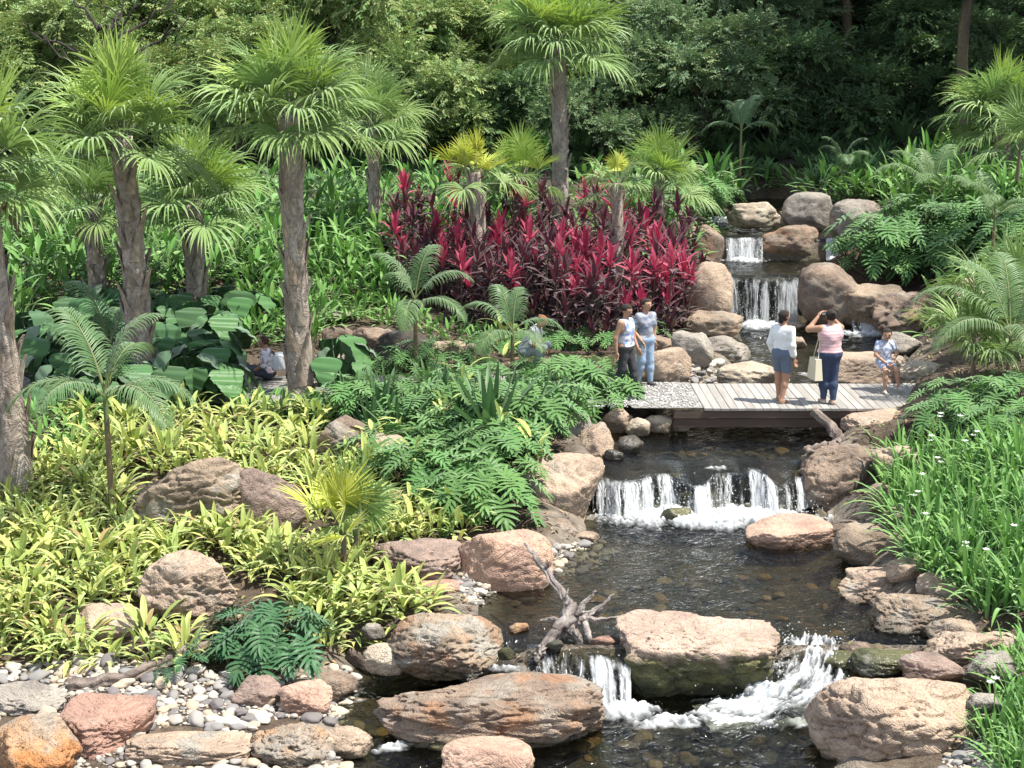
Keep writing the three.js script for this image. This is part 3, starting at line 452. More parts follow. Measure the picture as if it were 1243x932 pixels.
{ // rapids beside the biggest boulder
  const r = rng(77), T = tag(new THREE.Group(), 'white rapids rushing past the flat topped pink boulder', 'rapids', null, 'structure'); T.name = numbered('rapids'); scene.add(T);
  const cv = new THREE.CatmullRomCurve3([atLevel(990, 776, LB), atLevel(985, 800, LB - 0.1), atLevel(965, 832, LC + 0.24), atLevel(925, 856, LC + 0.03), atLevel(850, 872, LC - 0.07)]);
  const b = new GB(true), f = new GB(true), s = new GB(), w0 = 0.47, up = V3(0, 1, 0);
  const at = (t, u) => { const p = cv.getPoint(t), T0 = cv.getTangent(t), B = T0.cross(up).normalize(); return p.addScaledVector(B, u * w0 * (0.8 + 0.7 * t)); };
  const n = 40, m = 20; for (let i = 0; i <= n; i++) for (let j = 0; j <= m; j++) { const p = at(i / n, j / m * 2 - 1); p.y += fbm(p.x * 5, 2, p.z * 5, 3) * 0.12; s.v(p.x, p.y, p.z, [1, 1, 1], p.x, p.z); }
  for (let i = 0; i < n; i++) for (let j = 0; j < m; j++) s.q(i * (m + 1) + j, i * (m + 1) + j + 1, (i + 1) * (m + 1) + j + 1, (i + 1) * (m + 1) + j);
  mesh('water_sheet', s.geo(), M.water, T);
  { const NT = 300, NU = 140, ids = new Map(), val = (i, j) => { const t = i / NT, u = j / NU * 2 - 1; return fbm(u * 2.2 + 3, t * 2.6, 5, 3) * 1.3 + fbm(u * 9, t * 8, 9, 4) * 1.3 + (1 - u * u) * 0.5 - 0.22 + 0.12 * Math.sin(t * 3.1); }, id = (i, j) => { const k = i * 512 + j; if (!ids.has(k)) { const p = at(i / NT, j / NU * 2 - 1), w = val(i, j); p.y += (fbm(p.x * 5, 2, p.z * 5, 3) * 0.12 + clamp(w) * 0.09) * (1 - 0.5 * i / NT) + 0.012 - 0.07 * Math.abs(j / NU * 2 - 1) ** 4 + fbm(p.x * 18, 7, p.z * 18, 2) * 0.035; ids.set(k, b.pv(p, foamy(0.9 * sst(-0.25, 0.95, w)))); } return ids.get(k); };
    for (let i = 0; i < NT; i++) for (let j = 0; j < NU; j++) if (Math.max(val(i, j), val(i + 1, j + 1)) > -0.25) b.q(id(i, j), id(i, j + 1), id(i + 1, j + 1), id(i + 1, j)); }
  drops(b, r, 260, () => { const p = at(r(), rr(-1.1, 1.1, r)); p.y += Math.pow(r(), 2) * 0.25 + 0.03; return [p, rr(0.004, 0.011, r)]; });
  mesh('falling_water', b.geo(), M.foam, T);
  const a1 = atLevel(905, 862, LC), a2 = atLevel(985, 868, LC), a3 = atLevel(940, 850, LC);
  foamGrid(f, r, a1.x, a1.z, 0.75, 0.3, LC + 0.02, 0.95, 0.3, 0.02, 0.6); foamGrid(f, r, a2.x, a2.z, 0.4, 0.35, LC + 0.03, 0.9, 0, 0.02, 1); foamGrid(f, r, a3.x, a3.z, 0.45, 0.25, LC + 0.1, 1.1, 0.2, 0.02, 1);
  mesh('foam', f.geo(), M.foam, T);
}
{ // loose foam drifting off the falls
  const r = rng(88), f = new GB(true), add = (px, py, lv, rx, rz, pw, turn = 0) => { const p = atLevel(px, py, lv); foamGrid(f, r, p.x, p.z, rx, rz, lv, pw, turn, 0.022, 1.2); };
  add(860, 618, LB, 1.7, 0.6, 0.85); add(790, 624, LB, 0.9, 0.5, 1.0, 0.2); add(930, 600, LB, 0.8, 0.4, 0.8); add(800, 880, LC, 0.6, 0.16, 0.6); add(760, 866, LC, 0.55, 0.26, 1.15); add(810, 878, LC, 0.5, 0.2, 0.85); add(970, 880, LC, 0.5, 0.18, 0.8); add(480, 908, LC, 0.35, 0.16, 0.8, 0.5); add(445, 842, LC, 0.4, 0.2, 0.55, 0.6); add(610, 812, LB - 0.15, 0.3, 0.12, 0.8); add(655, 824, LB - 0.2, 0.3, 0.12, 0.8, -0.3); add(925, 382, LA, 1.2, 0.9, 1.0); add(1035, 405, LA, 0.6, 0.6, 0.8); add(905, 316, 0.7, 0.7, 0.5, 0.9); add(985, 455, LA, 0.35, 0.3, 0.6); add(870, 570, LA, 0.5, 0.2, 0.4); add(905, 268, 1.33, 0.9, 0.8, 1.0);
  structure('foam', f.geo(), M.foam, 'white foam drifting on the pools below the falls', 'foam');
}

// ───────────── boardwalk and path ─────────────
{
  const x0 = xAt(846, 480, 0), x1 = xAt(1142, 480, 0), d0 = 23.36, d1 = 25.3, T = thing('boardwalk', 'weathered grey plank boardwalk crossing the stream', 'boardwalk', V3(x0, 0, -(d0 + d1) / 2)), r = rng(5);
  const pw = 0.142, gs = [0, 1, 2, 3].map((k) => { const b = new GB(), L = d1 - d0, w = pw - 0.006, h = 0.04, e = 0.006, c = [[0.39, 0.365, 0.335], [0.34, 0.32, 0.29], [0.42, 0.395, 0.36], [0.36, 0.33, 0.30]][k], sec = [[-w / 2, -h], [w / 2, -h], [w / 2, -e], [w / 2 - e, 0], [-w / 2 + e, 0], [-w / 2, -e]]; for (const z of [-L / 2, L / 2]) for (const [x, y] of sec) b.v(x, y, z, c, x * 3 + k * 0.3, z / 2 + k * 0.17); for (let i = 0; i < 6; i++) { const j = (i + 1) % 6; b.q(i, j, 6 + j, 6 + i); } for (let i = 1; i < 5; i++) { b.t(0, i + 1, i); b.t(6, 6 + i, 7 + i); } return b.geo(true); });
  for (let k = 0, n = Math.floor((x1 - x0) / pw); k < n; k++) { const m = mesh('plank', pick(gs, r), M.wood, T); m.position.set((k + 0.5) * pw, rr(-0.003, 0.003, r), rr(-0.012, 0.012, r)); }
  const bx = (name, w, h, dd, x, y, z, c) => { const g = new THREE.BoxGeometry(w, h, dd), n = g.attributes.position.count, a = new Float32Array(n * 3); for (let i = 0; i < n; i++) a.set(c, i * 3); g.setAttribute('color', new THREE.BufferAttribute(a, 3)); const P = g.attributes.position, U = g.attributes.uv; for (let i = 0; i < n; i++) U.setXY(i, P.getY(i) * 2 + P.getZ(i), P.getX(i) * 0.5); const m = mesh(name, g, M.wood, T); m.position.set(x, y, z); };
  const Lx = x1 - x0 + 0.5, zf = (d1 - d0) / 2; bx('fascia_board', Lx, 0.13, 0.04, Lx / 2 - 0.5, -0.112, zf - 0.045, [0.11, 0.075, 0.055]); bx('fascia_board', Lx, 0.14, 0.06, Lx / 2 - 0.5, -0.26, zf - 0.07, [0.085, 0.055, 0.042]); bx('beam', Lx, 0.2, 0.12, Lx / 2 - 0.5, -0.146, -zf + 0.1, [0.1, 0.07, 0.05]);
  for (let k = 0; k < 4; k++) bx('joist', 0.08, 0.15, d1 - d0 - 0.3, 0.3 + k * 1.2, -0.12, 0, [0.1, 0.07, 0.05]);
  // gravel path
  const b = new GB(), n = 170, m = 16, xe = x0 - 0.01, xs = -10; for (let i = 0; i <= n; i++) for (let j = 0; j <= m; j++) { const x = lerp(xs, xe, i / n), c0 = 24.9 + fbm(x * 0.2, 3, 0, 2) * 0.8 * sst(3.2, 1.5, x), near = x > 2 ? d0 + 0.02 + fbm(x * 2, 1, 1, 2) * 0.1 : c0 - 1.05, far = x > 2 ? d1 + 0.1 : c0 + 1.05, d = lerp(near, far, j / m); b.v(x, fbm(x * 4, 1, d * 4, 3) * 0.02 + 0.004, -d, mixc([0.40, 0.38, 0.36], [0.30, 0.285, 0.27], clamp(0.5 + fbm(x * 9, 3, d * 9, 3) * 2)), x, d); }
  for (let i = 0; i < n; i++) for (let j = 0; j < m; j++) b.q(i * (m + 1) + j, i * (m + 1) + j + 1, (i + 1) * (m + 1) + j + 1, (i + 1) * (m + 1) + j);
  structure('path', b.geo(), M.soil, 'grey gravel path leading onto the boardwalk', 'path');
  const gr = [], g = new THREE.IcosahedronGeometry(1, 1), o = new THREE.Object3D(); const im = new THREE.InstancedMesh(g, new THREE.MeshStandardMaterial({ roughness: 0.9 }), 1500);
  for (let k = 0; k < 1500; k++) { const x = rr(1.2, xe - 0.02, r), d = rr(d0 + 0.05, d1 + 0.05, r), s = rr(0.008, 0.022, r); o.position.set(x, 0.012, -d); o.scale.set(s, s * 0.7, s); o.rotation.y = r() * 6; o.updateMatrix(); im.setMatrixAt(k, o.matrix); const c = rr(0.28, 0.55, r); im.setColorAt(k, new THREE.Color().setRGB(c, c * 0.97, c * 0.93)); }
  im.name = numbered('gravel'); im.castShadow = im.receiveShadow = true; tag(im, 'loose grey stones on the gravel path by the boardwalk', 'gravel', null, 'stuff'); scene.add(im);
  // far footbridge glimpsed behind the tall palm
  const q = atDist(692, 236, 44), B = thing('footbridge', 'far pale footbridge deck with thin dark railing behind the tall palm', 'footbridge', V3(q.x, q.y - 0.15, q.z), 0.06);
  for (let k = 0; k < 13; k++) { const gg = new THREE.BoxGeometry(0.28, 0.08, 1.1); const a = new Float32Array(gg.attributes.position.count * 3).fill(0.42); gg.setAttribute('color', new THREE.BufferAttribute(a, 3)); const p = mesh('plank', gg, M.wood, B); p.position.set(-1.8 + k * 0.3, 0, 0); }
  const rail = (name, w, h, x, y) => { const gg = new THREE.BoxGeometry(w, h, 0.03); const a = new Float32Array(gg.attributes.position.count * 3).fill(0.03); gg.setAttribute('color', new THREE.BufferAttribute(a, 3)); const p = mesh(name, gg, M.wood, B); p.position.set(x, y, 0.56); };
  for (let k = 0; k < 10; k++) rail('railing_post', 0.025, 0.95, -1.8 + k * 0.4, 0.45); for (let k = 0; k < 3; k++) rail('rail', 3.7, 0.022, 0, 0.3 + k * 0.3);
}

// ───────────── driftwood ─────────────
const driftCol = (a, b, O) => (t, s, q) => mixc(a, b, clamp(0.5 + fbm(q.x * 5 + O, q.y * 5, q.z * 5, 3) * 2.2));
function limbs(list, seed, a = [0.31, 0.27, 0.245], c = [0.15, 0.122, 0.108]) {
  const b = new GB(); list.forEach(([pts, r0, r1], k) => { const cv = new THREE.CatmullRomCurve3(pts.map((p) => V3(...p))), n = 22, P = cv.getPoints(n); for (let i = 1; i < n; i++) P[i].add(V3(noise(i * 0.45, k, seed), noise(i * 0.45, k + 9, seed), noise(i * 0.45, k + 19, seed)).multiplyScalar(r0 * 0.5)); b.tube(P, P.map((_, i) => lerp(r0, r1, i / n)), 16, driftCol(a, c, seed), true, r0 > 0.065 ? 0.55 : 0.95, seed + k, 3.4, r0 > 0.065 ? 0.7 : 1.6); }); return b.geo();
}
{
  const p = atLevel(684, 776, LB); const st = thing('driftwood_root', 'weathered grey driftwood root with upturned prongs in the pool', 'driftwood', V3(p.x, LB - 0.02, p.z)); st.scale.y = 0.88;
  mesh('root_body', limbs([[[[-0.26, -0.04, 0.22], [-0.14, 0.1, 0.08], [0.02, 0.26, -0.08], [0.1, 0.42, -0.25]], 0.055, 0.075], [[[-0.2, -0.02, 0.12], [-0.04, 0.14, 0.0], [0.12, 0.28, -0.16]], 0.045, 0.07], [[[0.0, 0.2, 0.0], [0.14, 0.26, -0.12], [0.24, 0.24, -0.18]], 0.075, 0.05], [[[-0.26, 0.0, 0.24], [-0.34, -0.06, 0.44]], 0.05, 0.022], [[[0.05, 0.24, -0.04], [0.16, 0.08, 0.06], [0.2, -0.02, 0.1]], 0.06, 0.035]], 3), M.drift, st);
  for (const [pts, a, b] of [[[[0.1, 0.4, -0.22], [-0.08, 0.6, -0.48], [-0.3, 0.86, -0.8], [-0.46, 1.02, -0.98]], 0.05, 0.012], [[[-0.2, 0.74, -0.68], [-0.17, 0.84, -0.64], [-0.2, 0.92, -0.66]], 0.02, 0.006], [[[0.18, 0.3, -0.15], [0.26, 0.48, -0.2], [0.4, 0.62, -0.24]], 0.04, 0.01], [[[0.22, 0.26, -0.18], [0.42, 0.36, -0.26], [0.62, 0.54, -0.32]], 0.042, 0.012], [[[0.22, 0.25, -0.14], [0.45, 0.25, -0.14], [0.72, 0.29, -0.16]], 0.05, 0.006], [[[0.07, 0.38, -0.2], [0.04, 0.52, -0.24], [0.06, 0.64, -0.28]], 0.028, 0.006], [[[0.0, 0.2, -0.02], [-0.14, 0.27, -0.1], [-0.27, 0.23, -0.12]], 0.035, 0.014], [[[0.24, 0.22, -0.1], [0.3, 0.06, 0.02], [0.34, -0.04, 0.06]], 0.035, 0.018], [[[0.3, 0.3, -0.2], [0.44, 0.28, -0.3], [0.5, 0.36, -0.4]], 0.03, 0.006], [[[0.15, 0.3, -0.12], [0.22, 0.4, -0.02], [0.32, 0.44, 0.04]], 0.028, 0.006]]) mesh('prong', limbs([[pts, a, b]], 5 + a * 99, [0.38, 0.335, 0.305], [0.18, 0.148, 0.13]), M.drift, st);
}
{
  const lg = (label, pts, r0, r1, seed, dark) => { const w = pts.map(([px, py, up]) => { const p = G(px, py); p.y += up; return p; }), m = mesh('driftwood_log', limbs([[w.map((p) => [p.x, p.y, p.z]), r0, r1]], seed, dark ? [0.2, 0.15, 0.115] : [0.32, 0.26, 0.215], dark ? [0.1, 0.075, 0.06] : [0.17, 0.13, 0.11]), M.drift); tag(m, label, 'log'); };
  lg('curved weathered log lying above the pebble shore', [[85, 838, 0.02], [150, 830, 0.06], [205, 806, 0.06], [255, 788, 0.05]], 0.1, 0.06, 2);
  lg('dark rotting log beside the pale tan cobble', [[425, 800, 0.08], [445, 815, 0.06], [465, 828, 0.0]], 0.1, 0.05, 4, true);
  const m = mesh('driftwood_log', (() => { const a = atLevel(988, 500, 0.02), b = atDist(1012, 522, 22.6), c = atDist(1022, 540, 22.0), e = atDist(978, 548, 21.8); return limbs([[[a, b, c].map((p) => [p.x, p.y, p.z]), 0.07, 0.09], [[c, e].map((p) => [p.x, p.y, p.z]), 0.11, 0.07]], 8, [0.28, 0.22, 0.18], [0.12, 0.09, 0.075]); })(), M.drift); tag(m, 'forked grey log leaning on the big boulder under the boardwalk', 'log');
}
// ───────────── plants ─────────────
const hueShift = (c, r, k = 0.16) => { const b = 1 + rr(-k, k, r), w = rr(-k, k, r) * 0.7; return [c[0] * b * (1 + w), c[1] * b, c[2] * b * (1 - w)]; };
const inPoly = (poly, x, y) => { let s = false; for (let i = 0, j = poly.length - 1; i < poly.length; j = i++) { const [a, b] = poly[i], [c, d] = poly[j]; if ((b > y) !== (d > y) && x < ((c - a) * (y - b)) / (d - b) + a) s = !s; } return s; };
// spots for plant feet in a photo region, kept clear of boulders by the height of the plant
function spots(poly, gap, seed, tall = 0, most = 400) {
  const r = rng(seed), xs = poly.map((p) => p[0]), ys = poly.map((p) => p[1]), x0 = Math.min(...xs), x1 = Math.max(...xs), y0 = Math.min(...ys), y1 = Math.max(...ys), out = [];
  for (let k = 0; k < 5000 && out.length < most; k++) {
    const x = rr(x0, x1, r), y = rr(y0, y1, r); if (!inPoly(poly, x, y)) continue;
    if (out.some(([a, b]) => Math.hypot(a - x, (b - y) * 1.7) < gap)) continue;
    if (rockBoxes.some(([a, b, c, d]) => x > a - 4 && x < c + 4 && y > b + (d - b) * 0.32 && y < d + tall)) continue;
    out.push([x, y]);
  }
  return out.sort((a, b) => a[1] - b[1]);
}
const dirT = (tilt) => V3(Math.sin(tilt), Math.cos(tilt), 0), ZS = V3(0, 0, 1);
// leaf shapes (base at the origin, leaning towards +x)
function lanceLeaf({ L, W, tilt, grav, ca, cb, seed, n = 6, prof = lance, stripe, fold = 0.28, petiole = 0 }) {
  const b = new GB(), r = rng(seed), A = hueShift(ca, r), B = hueShift(cb || ca, r); let p = V3(0, 0, 0), d = dirT(tilt);
  if (petiole) { const P = []; for (let k = 0; k <= 4; k++) { P.push(p.clone()); p.addScaledVector(d, petiole / 4); d.y -= 0.04; d.normalize(); } b.tube(P.concat([p.clone()]), P.map(() => 0.011).concat([0.008]), 4, () => mixc(A, [0.12, 0.15, 0.03], 0.4), false); }
  const col = stripe ? (t, s) => { const k = Math.abs(s) > 0.75 ? 1 : Math.abs(s) < 0.2 ? stripe : 0.3 + 0.6 * clamp(0.5 + 2 * noise(t * 3 + seed, s * 4, seed)); return mixc(B, A, k); } : (t, s) => mixc(A, B, s === 0 ? 0.8 : clamp(0.35 + noise(t * 2 + seed, s, 4)));
  b.strip(p, d, ZS, L, W, n, grav, prof, col, fold, stripe ? [-1, -0.55, 0, 0.55, 1] : [-1, 0, 1]); return b.geo();
}
function fanLeaf({ Lp, Rf, tilt, seed, ca, cb, n = 42, droop = 1, span = 2.35, roll = 0.5, petc = [0.13, 0.17, 0.05] }) {
  const b = new GB(), r = rng(seed), A = hueShift(ca, r, 0.1), B = hueShift(cb, r, 0.1), p = V3(0, 0, 0), d = dirT(tilt), P = [];
  for (let k = 0; k <= 6; k++) { P.push(p.clone()); if (k < 6) p.addScaledVector(d, Lp / 6); d.y -= 0.05 * Math.sin(tilt + 0.2); d.normalize(); }
  b.tube(P, P.map((_, k) => lerp(0.024, 0.011, k / 6)), 5, () => petc, false);
  const U0 = d.clone().cross(ZS); if (U0.y < 0) U0.negate(); const ro = rr(-roll, roll, r), ZR = ZS.clone().applyAxisAngle(d, ro), U = U0.clone().applyAxisAngle(d, ro);
  for (let k = 0; k < n; k++) {
    const f = lerp(-span, span, (k + 0.5) / n) + rr(-0.02, 0.02, r), L = Rf * (0.72 + 0.28 * Math.cos(f * 0.62)) * rr(0.82, 1.14, r), dir = d.clone().multiplyScalar(Math.cos(f)).addScaledVector(ZR, Math.sin(f)).addScaledVector(U, 0.08 + 0.42 * Math.abs(Math.sin(f)) + rr(-0.1, 0.1, r)).normalize();
    const sd = dir.clone().cross(U).normalize(), W = Rf * 0.42 * Math.tan(span / n) * 1.25, c = rr(0, 1, r) ;
    b.strip(p, dir, sd, L, W * rr(0.75, 1.1, r), 7, droop * rr(0.6, 1.6, r), (t) => t < 0.42 ? 0.06 + t / 0.42 * 0.94 : Math.max(0, 1 - Math.pow((t - 0.42) / 0.58, 1.25)), (t, s) => mixc(mixc(A, B, c * 0.7), s === 0 ? [0.26, 0.32, 0.10] : A, s === 0 ? 0.25 : 0.25 * t), 0.55);
  }
  return b.geo();
}
function featherFrond({ L, tilt, seed, ca, cb, n = 36, leaflet = 0.42, W = 0.0135, grav = 2.5, droop = 3.4, flat = 0.18 }) {
  const b = new GB(), r = rng(seed), A = hueShift(ca, r, 0.1), B = hueShift(cb, r, 0.1), p = V3(0, 0, 0), d = dirT(tilt), P = [], D = [], N = 18;
  for (let k = 0; k <= N; k++) { P.push(p.clone()); D.push(d.clone()); p.addScaledVector(d, L / N); d.addScaledVector(V3(0, -1, 0), grav / N * (0.3 + k / N * 1.2)).normalize(); }
  b.tube(P, P.map((_, k) => lerp(0.02, 0.004, k / N)), 5, () => [0.2, 0.24, 0.07], false);
  for (let k = 0; k < n; k++) for (const s of [-1, 1]) {
    const t = 0.16 + 0.83 * (k + 0.5 * (s > 0) + rr(-0.2, 0.2, r)) / n, i = Math.min(N - 1, Math.floor(t * N)), q = P[i].clone().lerp(P[i + 1], t * N - i), T = D[i], Up = T.clone().cross(ZS); if (Up.y < 0) Up.negate();
    const len = leaflet * Math.pow(Math.sin(PI * clamp(0.12 + t * 0.86)), 0.6) * rr(0.88, 1.08, r), dir = T.clone().multiplyScalar(0.55 + 0.5 * t).addScaledVector(ZS, s).addScaledVector(Up, flat + rr(-0.08, 0.08, r)).normalize();
    b.strip(q, dir, dir.clone().cross(Up), len, W * rr(0.85, 1.15, r), 4, droop * rr(0.8, 1.2, r), needle, (u, w) => mixc(A, B, w === 0 ? 0.7 : 0.3 * u), 0.4);
  }
  return b.geo();
}
function earLeaf({ Lp, S, tilt, seed, ca, cb }) { // heart-shaped blade on a long stalk
  const b = new GB(), r = rng(seed), A = hueShift(ca, r, 0.14), B = hueShift(cb, r, 0.1), p = V3(0, 0, 0), d = dirT(tilt), P = [];
  for (let k = 0; k <= 6; k++) { P.push(p.clone()); if (k < 6) p.addScaledVector(d, Lp / 6); d.y -= 0.05; d.x += 0.02; d.normalize(); }
  b.tube(P, P.map((_, k) => lerp(0.03, 0.013, k / 6)), 5, () => [0.07, 0.13, 0.045], false);
  const an = rr(0.6, 1.2, r), ax = V3(Math.cos(an), -Math.sin(an), 0), up = V3(Math.sin(an), Math.cos(an), 0), nu = 18, nv = 10, cup = rr(0.05, 0.3, r), wv = rr(0, 6, r);
  const half = (u) => u < 0 ? 0.6 * Math.sqrt(clamp(1 - Math.pow(u / 0.42, 2))) + 0.03 : 0.62 * Math.pow(clamp(1 - u), 0.85) * (1 + 0.5 * u);
  for (let i = 0; i <= nu; i++) for (let j = 0; j <= nv; j++) {
    const u = -0.42 + 1.42 * (0.5 - 0.5 * Math.cos(PI * i / nu)), s = j / nv * 2 - 1; let w = half(u) * s, uu = u; if (u < -0.05) { const notch = 0.5 * sst(0, -0.42, u); w = Math.sign(s || 1) * (Math.abs(s) * (half(u)) * (1 - notch * 0.3) + notch * 0.14 * (1 - Math.abs(s))); if (Math.abs(s) < 0.3) uu = u * 0.35; }
    const h = cup * Math.abs(w) * 0.9 - 0.16 * Math.max(0, u) ** 2 + 0.02 * Math.sin(uu * 15 + wv + s) * Math.abs(s) ** 2 * 1.6 + 0.012 * Math.sin(Math.abs(w) * 22 + uu * 16);
    const q = p.clone().addScaledVector(ax, uu * S).addScaledVector(ZS, w * S).addScaledVector(up, h * S), rib = j === nv / 2 ? 0.55 : (i % 3 === 0 ? 0.22 : 0);
    b.pv(q, mixc(A, B, clamp(rib + 0.25 * noise(uu * 3 + seed, s * 3, 1))), i / nu, j / nv);
  }
  for (let i = 0; i < nu; i++) for (let j = 0; j < nv; j++) b.q(i * (nv + 1) + j, i * (nv + 1) + j + 1, (i + 1) * (nv + 1) + j + 1, (i + 1) * (nv + 1) + j);
  return b.geo();
}
function splitLeaf({ Lp, S, tilt, seed, ca, cb, lobes = 8 }) { // deeply lobed blade
  const b = new GB(), r = rng(seed), A = hueShift(ca, r, 0.15), B = hueShift(cb, r, 0.12), p = V3(0, 0, 0), d = dirT(tilt), P = [];
  for (let k = 0; k <= 5; k++) { P.push(p.clone()); if (k < 5) p.addScaledVector(d, Lp / 5); d.y -= 0.07; d.normalize(); }
  b.tube(P, P.map((_, k) => lerp(0.012, 0.007, k / 5)), 4, () => [0.1, 0.16, 0.05], false);
  const an = rr(0.2, 0.8, r), ax = V3(Math.cos(an), -Math.sin(an), 0), up = V3(Math.sin(an), Math.cos(an), 0);
  for (let k = 0; k < lobes; k++) for (const s of [-1, 1]) {
    const t = k / (lobes - 1), q = p.clone().addScaledVector(ax, (t * 0.75 - 0.12) * S).addScaledVector(up, -0.2 * t * t * S), ang = lerp(2.3, 0.35, Math.pow(t, 0.8)) + rr(-0.08, 0.08, r), dir = ax.clone().multiplyScalar(Math.cos(ang)).addScaledVector(ZS, s * Math.sin(ang)).addScaledVector(up, 0.22 + rr(-0.06, 0.06, r));
    b.strip(q, dir, dir.clone().cross(up), S * (0.62 - 0.28 * Math.abs(t - 0.3)) * rr(0.9, 1.1, r), S * 0.058, 4, 1.3 * rr(0.6, 1.5, r), (u) => 0.75 * Math.pow(Math.max(0, 1 - Math.pow(u, 2.4)), 0.8) + 0.25 * Math.sin(PI * u), (u, w) => mixc(A, B, w === 0 ? 0.5 : 0.2 * u), 0.2);
  }
  b.strip(p.clone().addScaledVector(ax, 0.5 * S), ax, ZS, S * 0.5, S * 0.075, 4, 0.8, lance, (u, w) => mixc(A, B, w === 0 ? 0.5 : 0.2), 0.2);
  return b.geo();
}
const variants = (n, f) => Array.from({ length: n }, (_, k) => f(k));
function leaf(parent, geo, mat, az, x = 0, y = 0, z = 0, s = 1, extra = 0, name = 'leaf') { const m = mesh(name, geo, mat, parent); m.position.set(x, y, z); m.rotation.order = 'YZX'; m.rotation.set(0, az, -extra); m.scale.setScalar(s); return m; }

